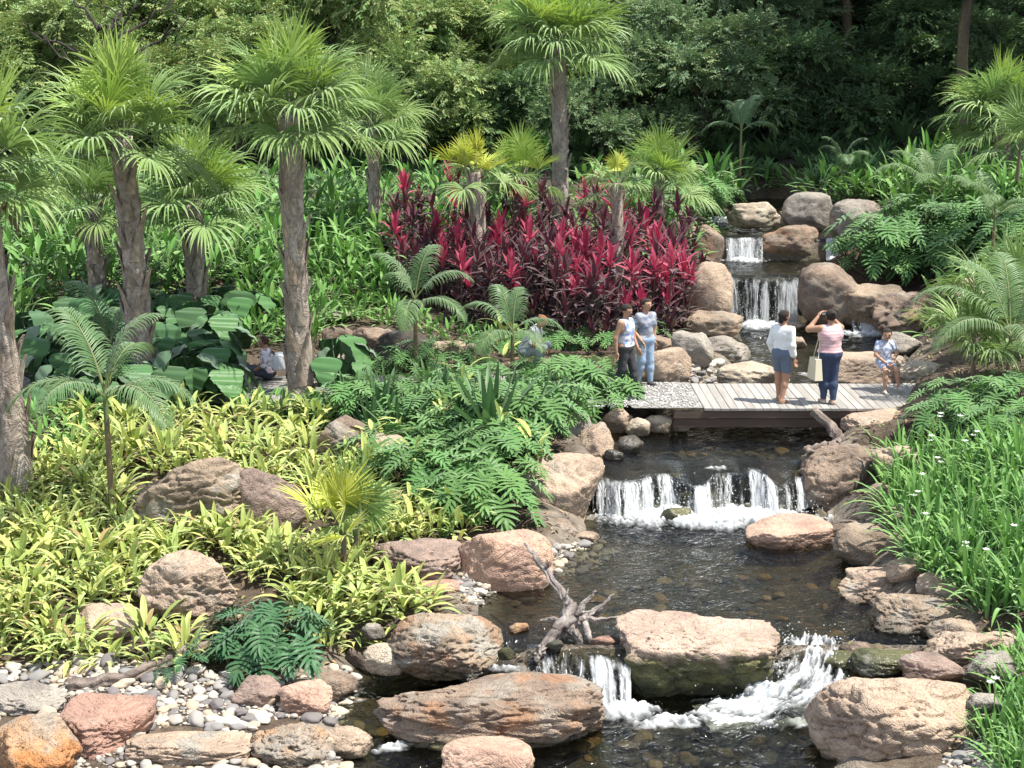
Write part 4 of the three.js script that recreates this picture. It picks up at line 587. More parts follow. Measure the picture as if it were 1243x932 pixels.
// leaf libraries
const YEL = [0.54, 0.57, 0.17], YGR = [0.17, 0.30, 0.055];
const LIB = {
  varieg: variants(14, (k) => lanceLeaf({ L: 0.33 + 0.05 * (k % 3), W: 0.031 + 0.006 * (k % 2), tilt: [0.3, 0.6, 0.85, 1.05, 1.3, 0.75, 0.95][k % 7], grav: 1.3 + 0.3 * (k % 3), ca: k % 5 === 3 ? [0.30, 0.38, 0.07] : k === 6 ? [0.34, 0.25, 0.10] : YEL, cb: k === 6 ? [0.24, 0.2, 0.08] : YGR, seed: 100 + k, stripe: 0.35 + 0.5 * (k % 2), n: 5 })),
  ti: variants(10, (k) => lanceLeaf({ L: 0.5, W: 0.046, tilt: [0.3, 0.6, 0.9, 1.15, 1.45][k % 5], grav: 0.9, ca: [0.055, 0.012, 0.02], cb: k % 4 === 3 ? [0.05, 0.07, 0.025] : [0.10, 0.016, 0.03], seed: 200 + k, n: 5 })),
  tiRed: variants(10, (k) => lanceLeaf({ L: 0.5, W: 0.052, tilt: [0.25, 0.5, 0.8, 1.1, 1.4][k % 5], grav: 0.85, ca: k % 3 ? [0.52, 0.035, 0.10] : [0.62, 0.09, 0.19], cb: [0.28, 0.016, 0.045], seed: 220 + k, n: 5 })),
  strapGreen: variants(10, (k) => lanceLeaf({ L: 0.46, W: 0.04, tilt: [0.3, 0.6, 0.85, 1.1, 1.35][k % 5], grav: 1.2, ca: [0.095, 0.23, 0.04], cb: [0.16, 0.33, 0.06], seed: 240 + k, n: 6 })),
  grass: variants(12, (k) => lanceLeaf({ L: 0.62 + 0.08 * (k % 3), W: 0.031, tilt: [0.15, 0.4, 0.65, 0.9][k % 4], grav: 1.1 + 0.45 * (k % 3), ca: [0.105, 0.25, 0.045], cb: [0.17, 0.34, 0.07], seed: 260 + k, n: 7, prof: strap })),
  nest: variants(8, (k) => lanceLeaf({ L: 0.95, W: 0.055, tilt: [0.1, 0.3, 0.5, 0.75][k % 4], grav: 0.55, ca: [0.04, 0.115, 0.035], cb: [0.085, 0.18, 0.055], seed: 280 + k, n: 7, prof: strap })),
  ginger: variants(8, (k) => lanceLeaf({ L: 0.46, W: 0.056, tilt: [0.35, 0.65, 0.95, 1.2][k % 4], grav: 1.0, ca: [0.09, 0.22, 0.035], cb: [0.15, 0.31, 0.055], seed: 300 + k, n: 5, petiole: 0.2 })),
  split: variants(10, (k) => splitLeaf({ Lp: 0.42 + 0.06 * (k % 3), S: 0.44 + 0.06 * (k % 2), tilt: [0.25, 0.55, 0.85, 1.1, 0.4][k % 5], seed: 320 + k, ca: [[0.075, 0.195, 0.035], [0.055, 0.155, 0.03], [0.10, 0.23, 0.04]][k % 3], cb: [0.15, 0.30, 0.07] })),
  splitBlue: variants(6, (k) => splitLeaf({ Lp: 0.36, S: 0.34, tilt: [0.25, 0.55, 0.85, 1.1][k % 4], seed: 340 + k, ca: [0.03, 0.115, 0.035], cb: [0.06, 0.17, 0.06] })),
  ear: variants(10, (k) => earLeaf({ Lp: 0.75 + 0.12 * (k % 4), S: 0.62 + 0.08 * (k % 3), tilt: [0.15, 0.35, 0.55, 0.75, 0.95][k % 5], seed: 360 + k, ca: [[0.04, 0.13, 0.032], [0.06, 0.175, 0.04], [0.03, 0.10, 0.028]][k % 3], cb: [0.13, 0.26, 0.08] })),
  fan: variants(12, (k) => fanLeaf({ Lp: 0.8, Rf: 1.08, tilt: [0.12, 0.38, 0.62, 0.88, 1.15, 1.5][k % 6], seed: 380 + k, ca: [0.18, 0.31, 0.07], cb: [0.28, 0.40, 0.12], droop: 1.1 + 0.28 * (k % 6), n: 46 })),
  fanNew: variants(6, (k) => fanLeaf({ Lp: 0.8, Rf: 1.05, tilt: [0.12, 0.45, 0.8][k % 3], seed: 400 + k, ca: [0.26, 0.41, 0.05], cb: [0.38, 0.48, 0.075], droop: 0.85, span: 2.15 })),
  fanYellow: variants(6, (k) => fanLeaf({ Lp: 0.62, Rf: 0.72, tilt: [0.1, 0.4, 0.75, 1.1][k % 4], seed: 420 + k, ca: [0.56, 0.56, 0.05], cb: [0.42, 0.50, 0.05], droop: 0.5, n: 34, span: 2.3 })),
  fanDry: variants(3, (k) => fanLeaf({ Lp: 0.7, Rf: 0.8, roll: 0.2, tilt: 2.3 + 0.15 * k, seed: 440 + k, ca: [0.22, 0.17, 0.10], cb: [0.16, 0.13, 0.08], droop: 2.4, n: 26, petc: [0.2, 0.15, 0.1] })),
  feather: variants(8, (k) => featherFrond({ L: 1.35, tilt: [0.3, 0.6, 0.9, 1.1][k % 4], seed: 460 + k, ca: [0.07, 0.165, 0.045], cb: [0.14, 0.24, 0.08] })),
  featherBig: variants(6, (k) => featherFrond({ L: 2.1, tilt: [0.35, 0.65, 0.95][k % 3], seed: 480 + k, ca: [0.075, 0.17, 0.04], cb: [0.14, 0.24, 0.07], leaflet: 0.5, n: 46, W: 0.015 })),
};
// trunks with overlapping old leaf bases
function palmTrunk(h, r0, r1, lean, seed) {
  const b = new GB(), n = 40, pts = [], rad = []; for (let k = 0; k <= n; k++) { const t = k / n; pts.push(V3(lean * t * t, -0.2 + (h + 0.2) * t, 0.05 * Math.sin(t * 3 + seed))); rad.push(lerp(r0, r1, t) * (1 + 0.25 * Math.exp(-t * 14)) * (1 + 0.06 * noise(t * 9, seed, 2))); }
  b.tube(pts, rad, 20, (t, s, q) => mixc([0.52, 0.44, 0.375], [0.29, 0.23, 0.19], clamp(0.5 + fbm(q.x * 4 + seed, q.y * 1.6, q.z * 4, 4) * 2.2)), true, 0.3, seed, 2.6, 1.6); return b.geo();
}
const boots = variants(5, (k) => { // woody wedge left by an old frond
  const b = new GB(), r = rng(500 + k), c0 = hueShift([0.56, 0.475, 0.40], r, 0.22), c1 = hueShift([0.26, 0.2, 0.16], r, 0.2), n = 7, L = rr(0.42, 0.6, r);
  for (let i = 0; i <= n; i++) { const t = i / n, w = lerp(0.17, 0.045, Math.pow(t, 0.6)), out = 0.012 + 0.05 * t + 0.05 * t * t; for (let j = 0; j <= 4; j++) { const s = j / 2 - 1; b.v(out - 0.09 * s * s * (1 - t * 0.6), L * t, s * w, mixc(c0, c1, clamp(0.3 + 0.5 * Math.abs(s) + noise(t * 5, s * 3, k))), s * w * 3, L * t); } }
  for (let i = 0; i < n; i++) for (let j = 0; j < 4; j++) b.q(i * 5 + j, (i + 1) * 5 + j, (i + 1) * 5 + j + 1, i * 5 + j + 1);
  return b.geo();
});
const barkDouble = std({ map: barkTex, bumpMap: barkTex, bumpScale: 0.02, roughness: 0.93, side: THREE.DoubleSide });
function fanPalm(px, py, topPx, o, label) {
  const p = o.dist ? atDist(px, py, o.dist) : G(px, py), s = pxPerM(p), dep = Math.atan2(EYE - p.y, -p.z), h = (py - topPx[1]) / s / Math.cos(dep), r = rng(o.seed), T = thing('fan_palm', label, 'palm', p, 0, o.group), lean = (topPx[0] - px) / s, r0 = o.w / 2 / s, sc = o.scale || 1;
  landmarks.push({ p: T.position, px, palm: true, name: shortName(label) });
  mesh('trunk', palmTrunk(h, r0 * 0.92, r0 * 0.72, lean, o.seed), M.bark, T);
  const nb = Math.round(h * (o.boots ?? 7)); for (let k = 0; k < nb; k++) { const t = (k + rr(0, 0.6, r)) / nb, a = k * 2.4 + rr(-0.2, 0.2, r), rad = lerp(r0 * 0.92, r0 * 0.72, t) * 1.0; const m = mesh('leaf_base', pick(boots, r), barkDouble, T); m.position.set(lean * t * t + Math.cos(a) * rad, h * t * 0.96 - 0.15, -Math.sin(a) * rad); m.rotation.order = 'YZX'; m.rotation.set(0, a, 0.01 - rr(0, 0.12, r)); m.scale.set(0.9, rr(0.8, 1.15, r), r0 / 0.27); }
  const n = Math.round((o.leaves || 15) * 1.7); for (let k = 0; k < n; k++) { const young = k < n * (o.young ?? 0.3), t = k / n, a = k * 2.4 + o.seed + rr(-0.3, 0.3, r); const lib = young ? (o.yellow ? LIB.fanYellow : LIB.fanNew) : LIB.fan, g = young ? lib[Math.floor(t / (o.young ?? 0.3) * 2.99) + 3 * (k % 2)] || lib[0] : lib[clamp(Math.floor(t * 6.2), 0, 5) + 6 * (k % 2)]; leaf(T, g, M.palmLeaf, a, lean + Math.cos(a) * r0 * 0.3, h + 0.12 - 0.45 * t, -Math.sin(a) * r0 * 0.3, sc * rr(0.88, 1.12, r) * (young ? 0.95 : 1), rr(-0.1, 0.12, r)); }
  for (let k = 0; k < (o.dry || 0); k++) leaf(T, LIB.fanDry[k % 3], M.leaf, o.seed + k * 2.1, lean, h - 0.25, 0, sc * 0.85, 0);
  return T;
}
const PG = 'fan palms';
fanPalm(24, 606, [2, 222], { w: 39, seed: 1, leaves: 15, scale: 0.92, young: 0.35, dry: 1 }, 'thick trunked fan palm cut by the picture edge beside the elephant ears');
fanPalm(120, 392, [122, 252], { w: 25, seed: 2, leaves: 11, scale: 0.78, young: 0.2, dry: 1 }, 'short fan palm with bare leaf stubs behind the elephant ears');
fanPalm(174, 482, [166, 178], { w: 33, seed: 3, leaves: 16, scale: 0.92, young: 0.42 }, 'bright crowned fan palm rising out of the elephant ears');
fanPalm(240, 398, [242, 250], { w: 29, seed: 4, leaves: 16, scale: 0.92, young: 0.25, dry: 0 }, 'drooping split based fan palm behind the elephant ears');
fanPalm(364, 480, [362, 152], { w: 32, seed: 5, leaves: 18, scale: 0.92, young: 0.32, dry: 0 }, 'tall straight fan palm that hides the seated visitor with the white bag');
fanPalm(680, 282, [676, 66], { w: 22, seed: 6, leaves: 17, scale: 1.18, young: 0.35, dist: 38.5 }, 'tall fan palm in front of the far footbridge');
fanPalm(584, 350, [576, 212], { w: 20, seed: 7, leaves: 8, scale: 0.78, young: 0.75, yellow: true, dist: 32 }, 'yellow green fan palm behind the red cordylines');
fanPalm(628, 340, [632, 218], { w: 15, seed: 8, leaves: 7, scale: 0.7, young: 0.6, dist: 34 }, 'slim fan palm beside the yellow green one');
fanPalm(749, 398, [746, 226], { w: 17, seed: 9, leaves: 5, scale: 0.5, young: 0.3, yellow: true, dist: 30.5, boots: 6 }, 'slim palm trunk with small yellow tuft among the red cordylines');
fanPalm(1216, 228, [1212, 150], { w: 24, seed: 10, leaves: 14, scale: 1.05, young: 0.3, dist: 38 }, 'slope fan palm above the shrubs in the shade');
fanPalm(800, 262, [800, 222], { w: 14, seed: 14, leaves: 10, scale: 0.8, young: 0.3, dist: 36 }, 'low fan palm behind the slim trunk with the yellow tuft');
fanPalm(455, 250, [452, 158], { w: 16, seed: 15, leaves: 11, scale: 0.95, young: 0.0, dist: 36 }, 'grey green fan palm behind the tall straight palm');

function featherPalm(px, py, topPy, o, label) {
  const p = o.dist ? atDist(px, py, o.dist) : G(px, py), s = pxPerM(p), h = (py - topPy) / s, r = rng(o.seed), T = thing('feather_palm', label, 'palm', p, 0, o.group), b = new GB(), P = []; for (let k = 0; k <= 12; k++) P.push(V3((o.lean || 0) * k / 12, -0.1 + (h + 0.1) * k / 12, 0));
  b.tube(P, P.map((_, k) => lerp(o.r || 0.045, (o.r || 0.045) * 0.7, k / 12)), 8, (t, a, q) => mixc(t > 0.7 ? [0.13, 0.2, 0.06] : [0.2, 0.15, 0.08], [0.12, 0.09, 0.05], clamp(0.4 + 0.6 * Math.sin(q.y * 60) * 0.5 + noise(q.x * 20, q.y * 9, q.z * 20)))); mesh('trunk', b.geo(), M.stem, T);
  const az = o.az || variants(o.n || 7, (k) => k * 2.4 + o.seed); az.forEach((a, k) => { const lib = o.big ? LIB.featherBig : LIB.feather, q = lib.length; leaf(T, lib[(o.tilts ? o.tilts[k] : k) % q], M.palmLeaf, a, o.lean || 0, h - 0.02 * k, 0, (o.scale || 1) * rr(0.9, 1.08, r), rr(-0.08, 0.08, r), 'frond'); });
  return T;
}
featherPalm(137, 628, 470, { seed: 21, az: [0.4, 2.5, 3.3, 5.6, 1.3, 4.2, 0.0], tilts: [0, 0, 3, 3, 1, 2, 2], scale: 1.15, r: 0.05 }, 'young feather palm with slender trunk among the variegated plants');
featherPalm(136, 470, 420, { seed: 29, az: [0.6, 2.7, 1.6], tilts: [0, 0, 1], scale: 1.15, r: 0.04 }, 'feather palm fronds rising behind the slender young feather palm');
featherPalm(505, 452, 362, { seed: 22, az: [0.1, 2.9, 1.0, 2.2, 4.6, 5.8], tilts: [1, 0, 0, 1, 3, 3], scale: 0.95 }, 'small feather palm in front of the red cordylines beside the wall rocks');
featherPalm(622, 450, 400, { seed: 23, az: [0.05, 3.0, 1.3, 2.1, 5.4, 4.1], tilts: [2, 1, 0, 0, 3, 3], scale: 0.85 }, 'small feather palm hiding the crouching visitor');
featherPalm(898, 210, 158, { seed: 24, az: [0.7, 2.4, 2.9, 0.2, 1.5], tilts: [0, 0, 2, 2, 0], scale: 1.0, big: false, dist: 43 }, 'feather palm alone in the shade above the stream head');
featherPalm(1022, 212, 196, { seed: 25, n: 6, scale: 0.8, dist: 42 }, 'low feather palm behind the grey boulders at the stream head');
featherPalm(1130, 262, 236, { seed: 26, n: 8, scale: 0.85, big: true, dist: 36 }, 'broad feather palm arching over the shrubs on the shaded slope');
featherPalm(1205, 300, 262, { seed: 27, n: 7, scale: 0.7, big: true, dist: 32 }, 'feather palm under the slope fan palm');
featherPalm(1222, 470, 405, { seed: 28, az: [2.9, 2.3, 3.6, 1.5, 0.4, 4.6, 5.4, 0.9], tilts: [1, 0, 2, 0, 1, 2, 2, 0], scale: 0.95, big: true }, 'feather palm leaning over the boardwalk end');
function bushFan(px, py, o, label) { const p = o.dist ? atDist(px, py, o.dist) : G(px, py), r = rng(o.seed), T = thing('low_fan_palm', label, 'palm', p, 0), b = new GB(); b.tube([V3(0, -0.1, 0), V3(0, o.h * 0.6, 0), V3(0.02, o.h, 0)], [0.05, 0.04, 0.03], 7, () => [0.16, 0.12, 0.08]); mesh('trunk', b.geo(), M.stem, T); for (let k = 0; k < o.n; k++) { const lib = o.lib || LIB.fan; leaf(T, lib[k % lib.length], M.palmLeaf, o.az ? o.az[k] : k * 2.4 + o.seed, 0, o.h - 0.02 * k, 0, o.scale * rr(0.85, 1.1, r), 0); } return T; }
bushFan(418, 702, { seed: 31, h: 0.62, n: 5, lib: LIB.fanYellow, scale: 0.78, az: [4.5, 3.6, 3.0, 4.9, 0.2] }, 'yellow fan palm glowing in front of the bank boulders');
bushFan(432, 690, { seed: 32, h: 0.45, n: 5, lib: LIB.fan.slice(0, 4), scale: 0.62, az: [0.3, 5.6, 0.9, 4.4, 3.6] }, 'small green fan palm growing against the yellow one');
bushFan(1180, 468, { seed: 33, h: 0.6, n: 11, scale: 0.85 }, 'dark fan palm at the boardwalk end');
bushFan(1218, 430, { seed: 34, h: 0.8, n: 11, scale: 0.95 }, 'fan palm behind the feather palm at the boardwalk end');
bushFan(1235, 215, { seed: 35, h: 0.6, n: 7, scale: 0.85, dist: 33 }, 'fan palm at the edge of the shaded slope');

// variegated ginger
const VG = 'variegated plants on the bank', vLabel = { a: 'yellow and green variegated clump on the slope', b: 'variegated clump below the elephant ears', c: 'variegated clump on the low bank', d: 'variegated clump below the split leaf plants', g: 'variegated clump around the rough boulder', e: 'variegated clump at the pebble shore edge' };
function clump(name, label, category, group, p, lib, mat, n, r, o = {}) {
  const lm = nearest(p); if (lm) label += ' near the ' + lm.name;
  const T = thing(name, label.split(' ').slice(0, 16).join(' '), category, p, r() * 6.28, group), sc = (o.scale || 1) * rr(0.85, 1.18, r), sp = o.spread ?? 0.12, hi = o.high ?? 0.28;
  for (let k = 0; k < n; k++) { const a = k * 2.4 + rr(-0.4, 0.4, r), q = Math.sqrt(r()) * sp; leaf(T, pick(lib, r), mat, a, Math.cos(a) * q, r() * hi * sc, -Math.sin(a) * q, sc * rr(0.8, 1.15, r), rr(-0.18, 0.18, r)); }
  return T;
}
{
  const r = rng(601), put = (poly, gap, key, tall, sc = 1) => spots(poly, gap, 600 + key.charCodeAt(0), tall).forEach(([x, y]) => { if (rr(0, 1, r) < 0.04) return; clump('variegated_ginger', vLabel[key], 'plant', VG + ' ' + key, G(x, y), LIB.varieg, M.leaf, 24, r, { scale: sc * rr(0.75, 1.2, r), spread: 0.2, high: 0.24 }); });
  put([[-30, 570], [110, 560], [160, 610], [170, 650], [290, 650], [330, 690], [290, 700], [180, 690], [150, 740], [-30, 770]], 23, 'a', 8);
  put([[215, 500], [330, 505], [400, 515], [400, 560], [340, 570], [290, 560], [215, 548], [60, 560], [60, 520]], 22, 'b', 8);
  put([[300, 665], [440, 665], [525, 735], [500, 752], [440, 790], [390, 795], [350, 700], [300, 700]], 24, 'c', 8);
  put([[425, 615], [580, 625], [570, 650], [450, 665]], 22, 'd', 6);
  put([[-30, 745], [140, 775], [240, 780], [225, 806], [120, 808], [-30, 800]], 24, 'e', 8, 0.85);
  put([[60, 560], [150, 556], [280, 556], [420, 575], [440, 600], [380, 640], [300, 655], [170, 645], [60, 600]], 22, 'g', 4);
  put([[385, 515], [470, 525], [480, 560], [440, 600], [400, 570]], 24, 'b', 10);
  for (const [x, y] of [[640, 570], [650, 580], [610, 560], [540, 530], [452, 560], [610, 440], [560, 505], [500, 590]]) clump('variegated_ginger', 'variegated clump poking through the split leaf plants', 'plant', VG + ' f', G(x, y), LIB.varieg, M.leaf, 14, r, { scale: 1.0, spread: 0.14, high: 0.75 });
}
// red cordylines
{
  const r = rng(611); const poly = [[468, 345], [500, 372], [560, 402], [640, 412], [700, 424], [780, 420], [842, 410], [842, 345], [780, 330], [700, 322], [600, 318], [520, 312], [470, 318]];
  const done = spots(poly, 15.5, 612, -40, 110);
  for (const [x, y] of done) {
    const p = G(x, y), back = y < 352, dark = r() < (back ? 0.78 : 0.52), lmk = nearest(p, 9), T = thing('cordyline', (dark ? 'maroon cordyline' : 'scarlet topped cordyline') + ' near the ' + lmk.name, 'plant', p, r() * 6, dark ? 'maroon cordylines' : 'scarlet cordylines'), canes = 3, b = new GB();
    for (let c = 0; c < canes; c++) { const h = [0.4, 0.95, 1.5][c] * rr(0.8, 1.25, r) * (back ? 1.12 : 0.9), lx = rr(-0.22, 0.22, r), lz = rr(-0.22, 0.22, r), a0 = r() * 6; b.tube([V3(lx * 0.2, -0.05, lz * 0.2), V3(lx * 0.7, h * 0.5, lz * 0.7), V3(lx, h, lz)], [0.018, 0.015, 0.012], 5, () => [0.13, 0.09, 0.07], false); for (let k = 0; k < 15; k++) { const low = k / 15, red = !dark && c > 0 && k < (c === 2 ? 11 : 8); leaf(T, (red ? LIB.tiRed : LIB.ti)[Math.min(4, Math.floor(low * 5.5)) + 5 * (k % 2)], M.leaf, a0 + k * 2.4, lx, h - low * 0.34 + 0.05, lz, rr(0.8, 1.1, r), rr(-0.12, 0.12, r)); } }
    mesh('cane', b.geo(), M.stem, T);
  }
}
// elephant ears
{ const r = rng(621); for (const [x, y] of spots([[40, 430], [100, 400], [200, 392], [300, 392], [345, 410], [345, 470], [300, 492], [200, 498], [60, 500]], 23, 622, 0, 75).filter(([x, y]) => !(x > 272 && x < 385 && y > 412))) clump('elephant_ear', 'dark green elephant ear plant', 'plant', 'elephant ear plants', G(x, y), LIB.ear, M.glossLeaf, 8, r, { spread: 0.14, high: 0.3, scale: 0.6 });
  for (const [x, y] of [[398, 472], [410, 462], [60, 470], [35, 440]]) clump('elephant_ear', 'dark green elephant ear plant', 'plant', 'elephant ear plants', G(x, y), LIB.ear, M.glossLeaf, 5, r, { spread: 0.1, high: 0.05, scale: 0.75 }); }
// split-leaf philodendrons
{
  const r = rng(631), ph = (list, label, group, sc, n = 15, lib = LIB.split) => list.forEach(([x, y]) => clump('split_leaf_plant', label, 'plant', group, Array.isArray(y) ? null : G(x, y), lib, M.glossLeaf, n, r, { scale: sc, spread: 0.22, high: 0.3 }));
  ph(spots([[450, 545], [520, 512], [600, 490], [690, 478], [738, 484], [742, 505], [690, 515], [650, 545], [618, 570], [610, 622], [580, 632], [530, 612], [490, 585]], 27, 632, -30, 70), 'glossy split leaf plant on the bank', 'split leaf plants by the cascade', 0.8);
  ph(spots([[640, 452], [700, 448], [752, 470], [740, 490], [650, 490]], 30, 633, -20), 'split leaf plant hanging over the gravel path', 'split leaf plants by the path', 0.66);
  ph(spots([[1140, 505], [1160, 488], [1250, 480], [1250, 540], [1180, 535], [1135, 530]], 28, 634, -30), 'split leaf plant under the boardwalk end palms', 'split leaf plants under the palms', 0.68);
  ph(spots([[385, 505], [470, 482], [560, 478], [610, 468], [570, 500], [450, 522]], 30, 637, -30, 20), 'split leaf plant between the path and the strap rosettes', 'split leaf plants along the path', 0.75);
  ph(spots([[400, 452], [520, 440], [560, 440], [640, 428], [760, 428], [800, 412], [760, 418], [600, 416], [540, 452], [420, 460]], 24, 638, -30, 34), 'low split leaf plant at the foot of the red bed', 'low split leaf plants at the red bed', 0.55, 12);
  ph([[285, 800], [315, 806], [345, 802], [300, 785], [340, 780]], 'blue green split leaf plant in front of the craggy tan boulder', 'blue green split leaf plants', 0.95, 13, LIB.splitBlue); ph([[222, 820]], 'tiny blue green split leaf plant on the pebbles', null, 0.5, 8, LIB.splitBlue);
  const far = (poly, gap, seed, label, group, sc) => spots(poly, gap, seed, -40, 60).forEach(([x, y, d]) => clump('split_leaf_plant', label, 'plant', group, G(x, y), LIB.split, M.glossLeaf, 14, r, { scale: sc, spread: 0.3, high: 0.5 }));
  far([[1030, 330], [1060, 300], [1130, 290], [1250, 290], [1250, 345], [1150, 345], [1080, 345]], 27, 635, 'split leaf shrub above the boulders across the stream', 'split leaf shrubs across the stream', 1.15);
  far([[780, 262], [860, 240], [870, 262], [840, 275], [800, 280]], 22, 636, 'split leaf shrub above the brown boulder at the upper waterfall', 'split leaf shrubs at the upper waterfall', 1.15);
}
// dark strap rosettes
{ const r = rng(641), q = (x, y, n, s, label) => clump('bird_nest_plant', label, 'plant', 'strap rosettes on the bank', G(x, y), LIB.nest, M.glossLeaf, n, r, { scale: s, spread: 0.1, high: 0.08 });
  q(596, 540, 24, 1.3, 'large dark strap leaved rosette in the middle of the bank'); q(640, 520, 16, 0.95, 'smaller strap leaved rosette beside the large dark one'); q(462, 512, 24, 0.9, 'bushy green strap rosette above the brown bank boulder'); q(425, 508, 18, 0.75, 'low green strap rosette next to the bushy one'); q(345, 510, 16, 0.55, 'green strap rosette at the foot of the tall straight palm'); q(372, 512, 14, 0.5, 'small green strap rosette beside the tall palm foot'); q(700, 470, 16, 0.6, 'green strap rosette at the path edge'); q(395, 465, 10, 0.5, 'dark strap rosette behind the tall straight palm'); for (const [x, y, s] of [[560, 520, 0.8], [665, 500, 0.7], [620, 498, 0.75], [575, 560, 0.6], [690, 500, 0.62], [530, 545, 0.7], [482, 530, 0.75], [450, 525, 0.7], [728, 492, 0.5]]) q(x, y, 14, s, 'dark strap rosette rising through the split leaf mound'); q(500, 515, 18, 0.7, 'green strap rosette between the bushy one and the large dark one'); q(540, 500, 16, 0.7, 'upright strap rosette below the small feather palm'); q(520, 470, 14, 0.6, 'strap rosette on the path edge by the tan rock'); q(430, 470, 14, 0.6, 'strap rosette at the foot of the wall rocks'); q(470, 475, 14, 0.55, 'low strap rosette in front of the round dark boulder'); }
// flowering strap-leaved border
{
  const r = rng(651), fl = new GB(); for (let k = 0; k < 6; k++) { const a = k * PI / 3; fl.strip(V3(0, 0, 0), V3(Math.cos(a), 0.6, Math.sin(a)), V3(-Math.sin(a), 0, Math.cos(a)), 0.06, 0.013, 3, 1.2, lance, () => [0.82, 0.82, 0.76], 0.1); } const fg = fl.geo();
  const st = new GB(); st.tube([V3(0, 0, 0), V3(0.02, 0.35, 0.01), V3(0.06, 0.66, 0.02)], [0.007, 0.006, 0.005], 4, () => [0.12, 0.24, 0.06], false); const sg = st.geo();
  const border = (list, label, group, n, sc, fp) => list.forEach(([x, y]) => { const T = clump('strap_lily', label, 'plant', group, G(x, y), LIB.grass, M.leaf, n, r, { scale: sc, spread: 0.16, high: 0.06 }); if (r() < fp) { const m = mesh('flower_stalk', sg, M.stem, T), f = mesh('flower', fg, M.leaf, m); f.position.set(0.06, 0.66, 0.02); m.rotation.y = r() * 6; if (r() < 0.5) { const f2 = mesh('flower', fg, M.leaf, m); f2.position.set(0.04, 0.6, 0.06); f2.rotation.y = 1; } } });
  border(spots([[1082, 600], [1096, 560], [1170, 545], [1260, 545], [1260, 740], [1200, 748], [1160, 722], [1118, 690], [1090, 640]], 22, 652, -200, 90), 'bright green strap lily on the stream bank', 'strap lilies on the bank', 22, 0.85, 0.22);
  border(spots([[1222, 850], [1260, 800], [1275, 960], [1215, 960], [1200, 900]], 26, 653, -200), 'grassy strap lily clump', 'strap lilies beside the biggest boulder', 22, 0.62, 0.15);
  border([[1080, 560], [1076, 585], [1084, 610], [1092, 632], [1100, 656], [1114, 682], [1130, 700]], 'strap lily arching over the bank rocks', 'strap lilies over the bank rocks', 20, 0.75, 0.1);
  border([[1228, 800], [1245, 780], [1206, 838]], 'grassy strap lily clump', 'strap lilies beside the biggest boulder', 18, 0.5, 0);
}
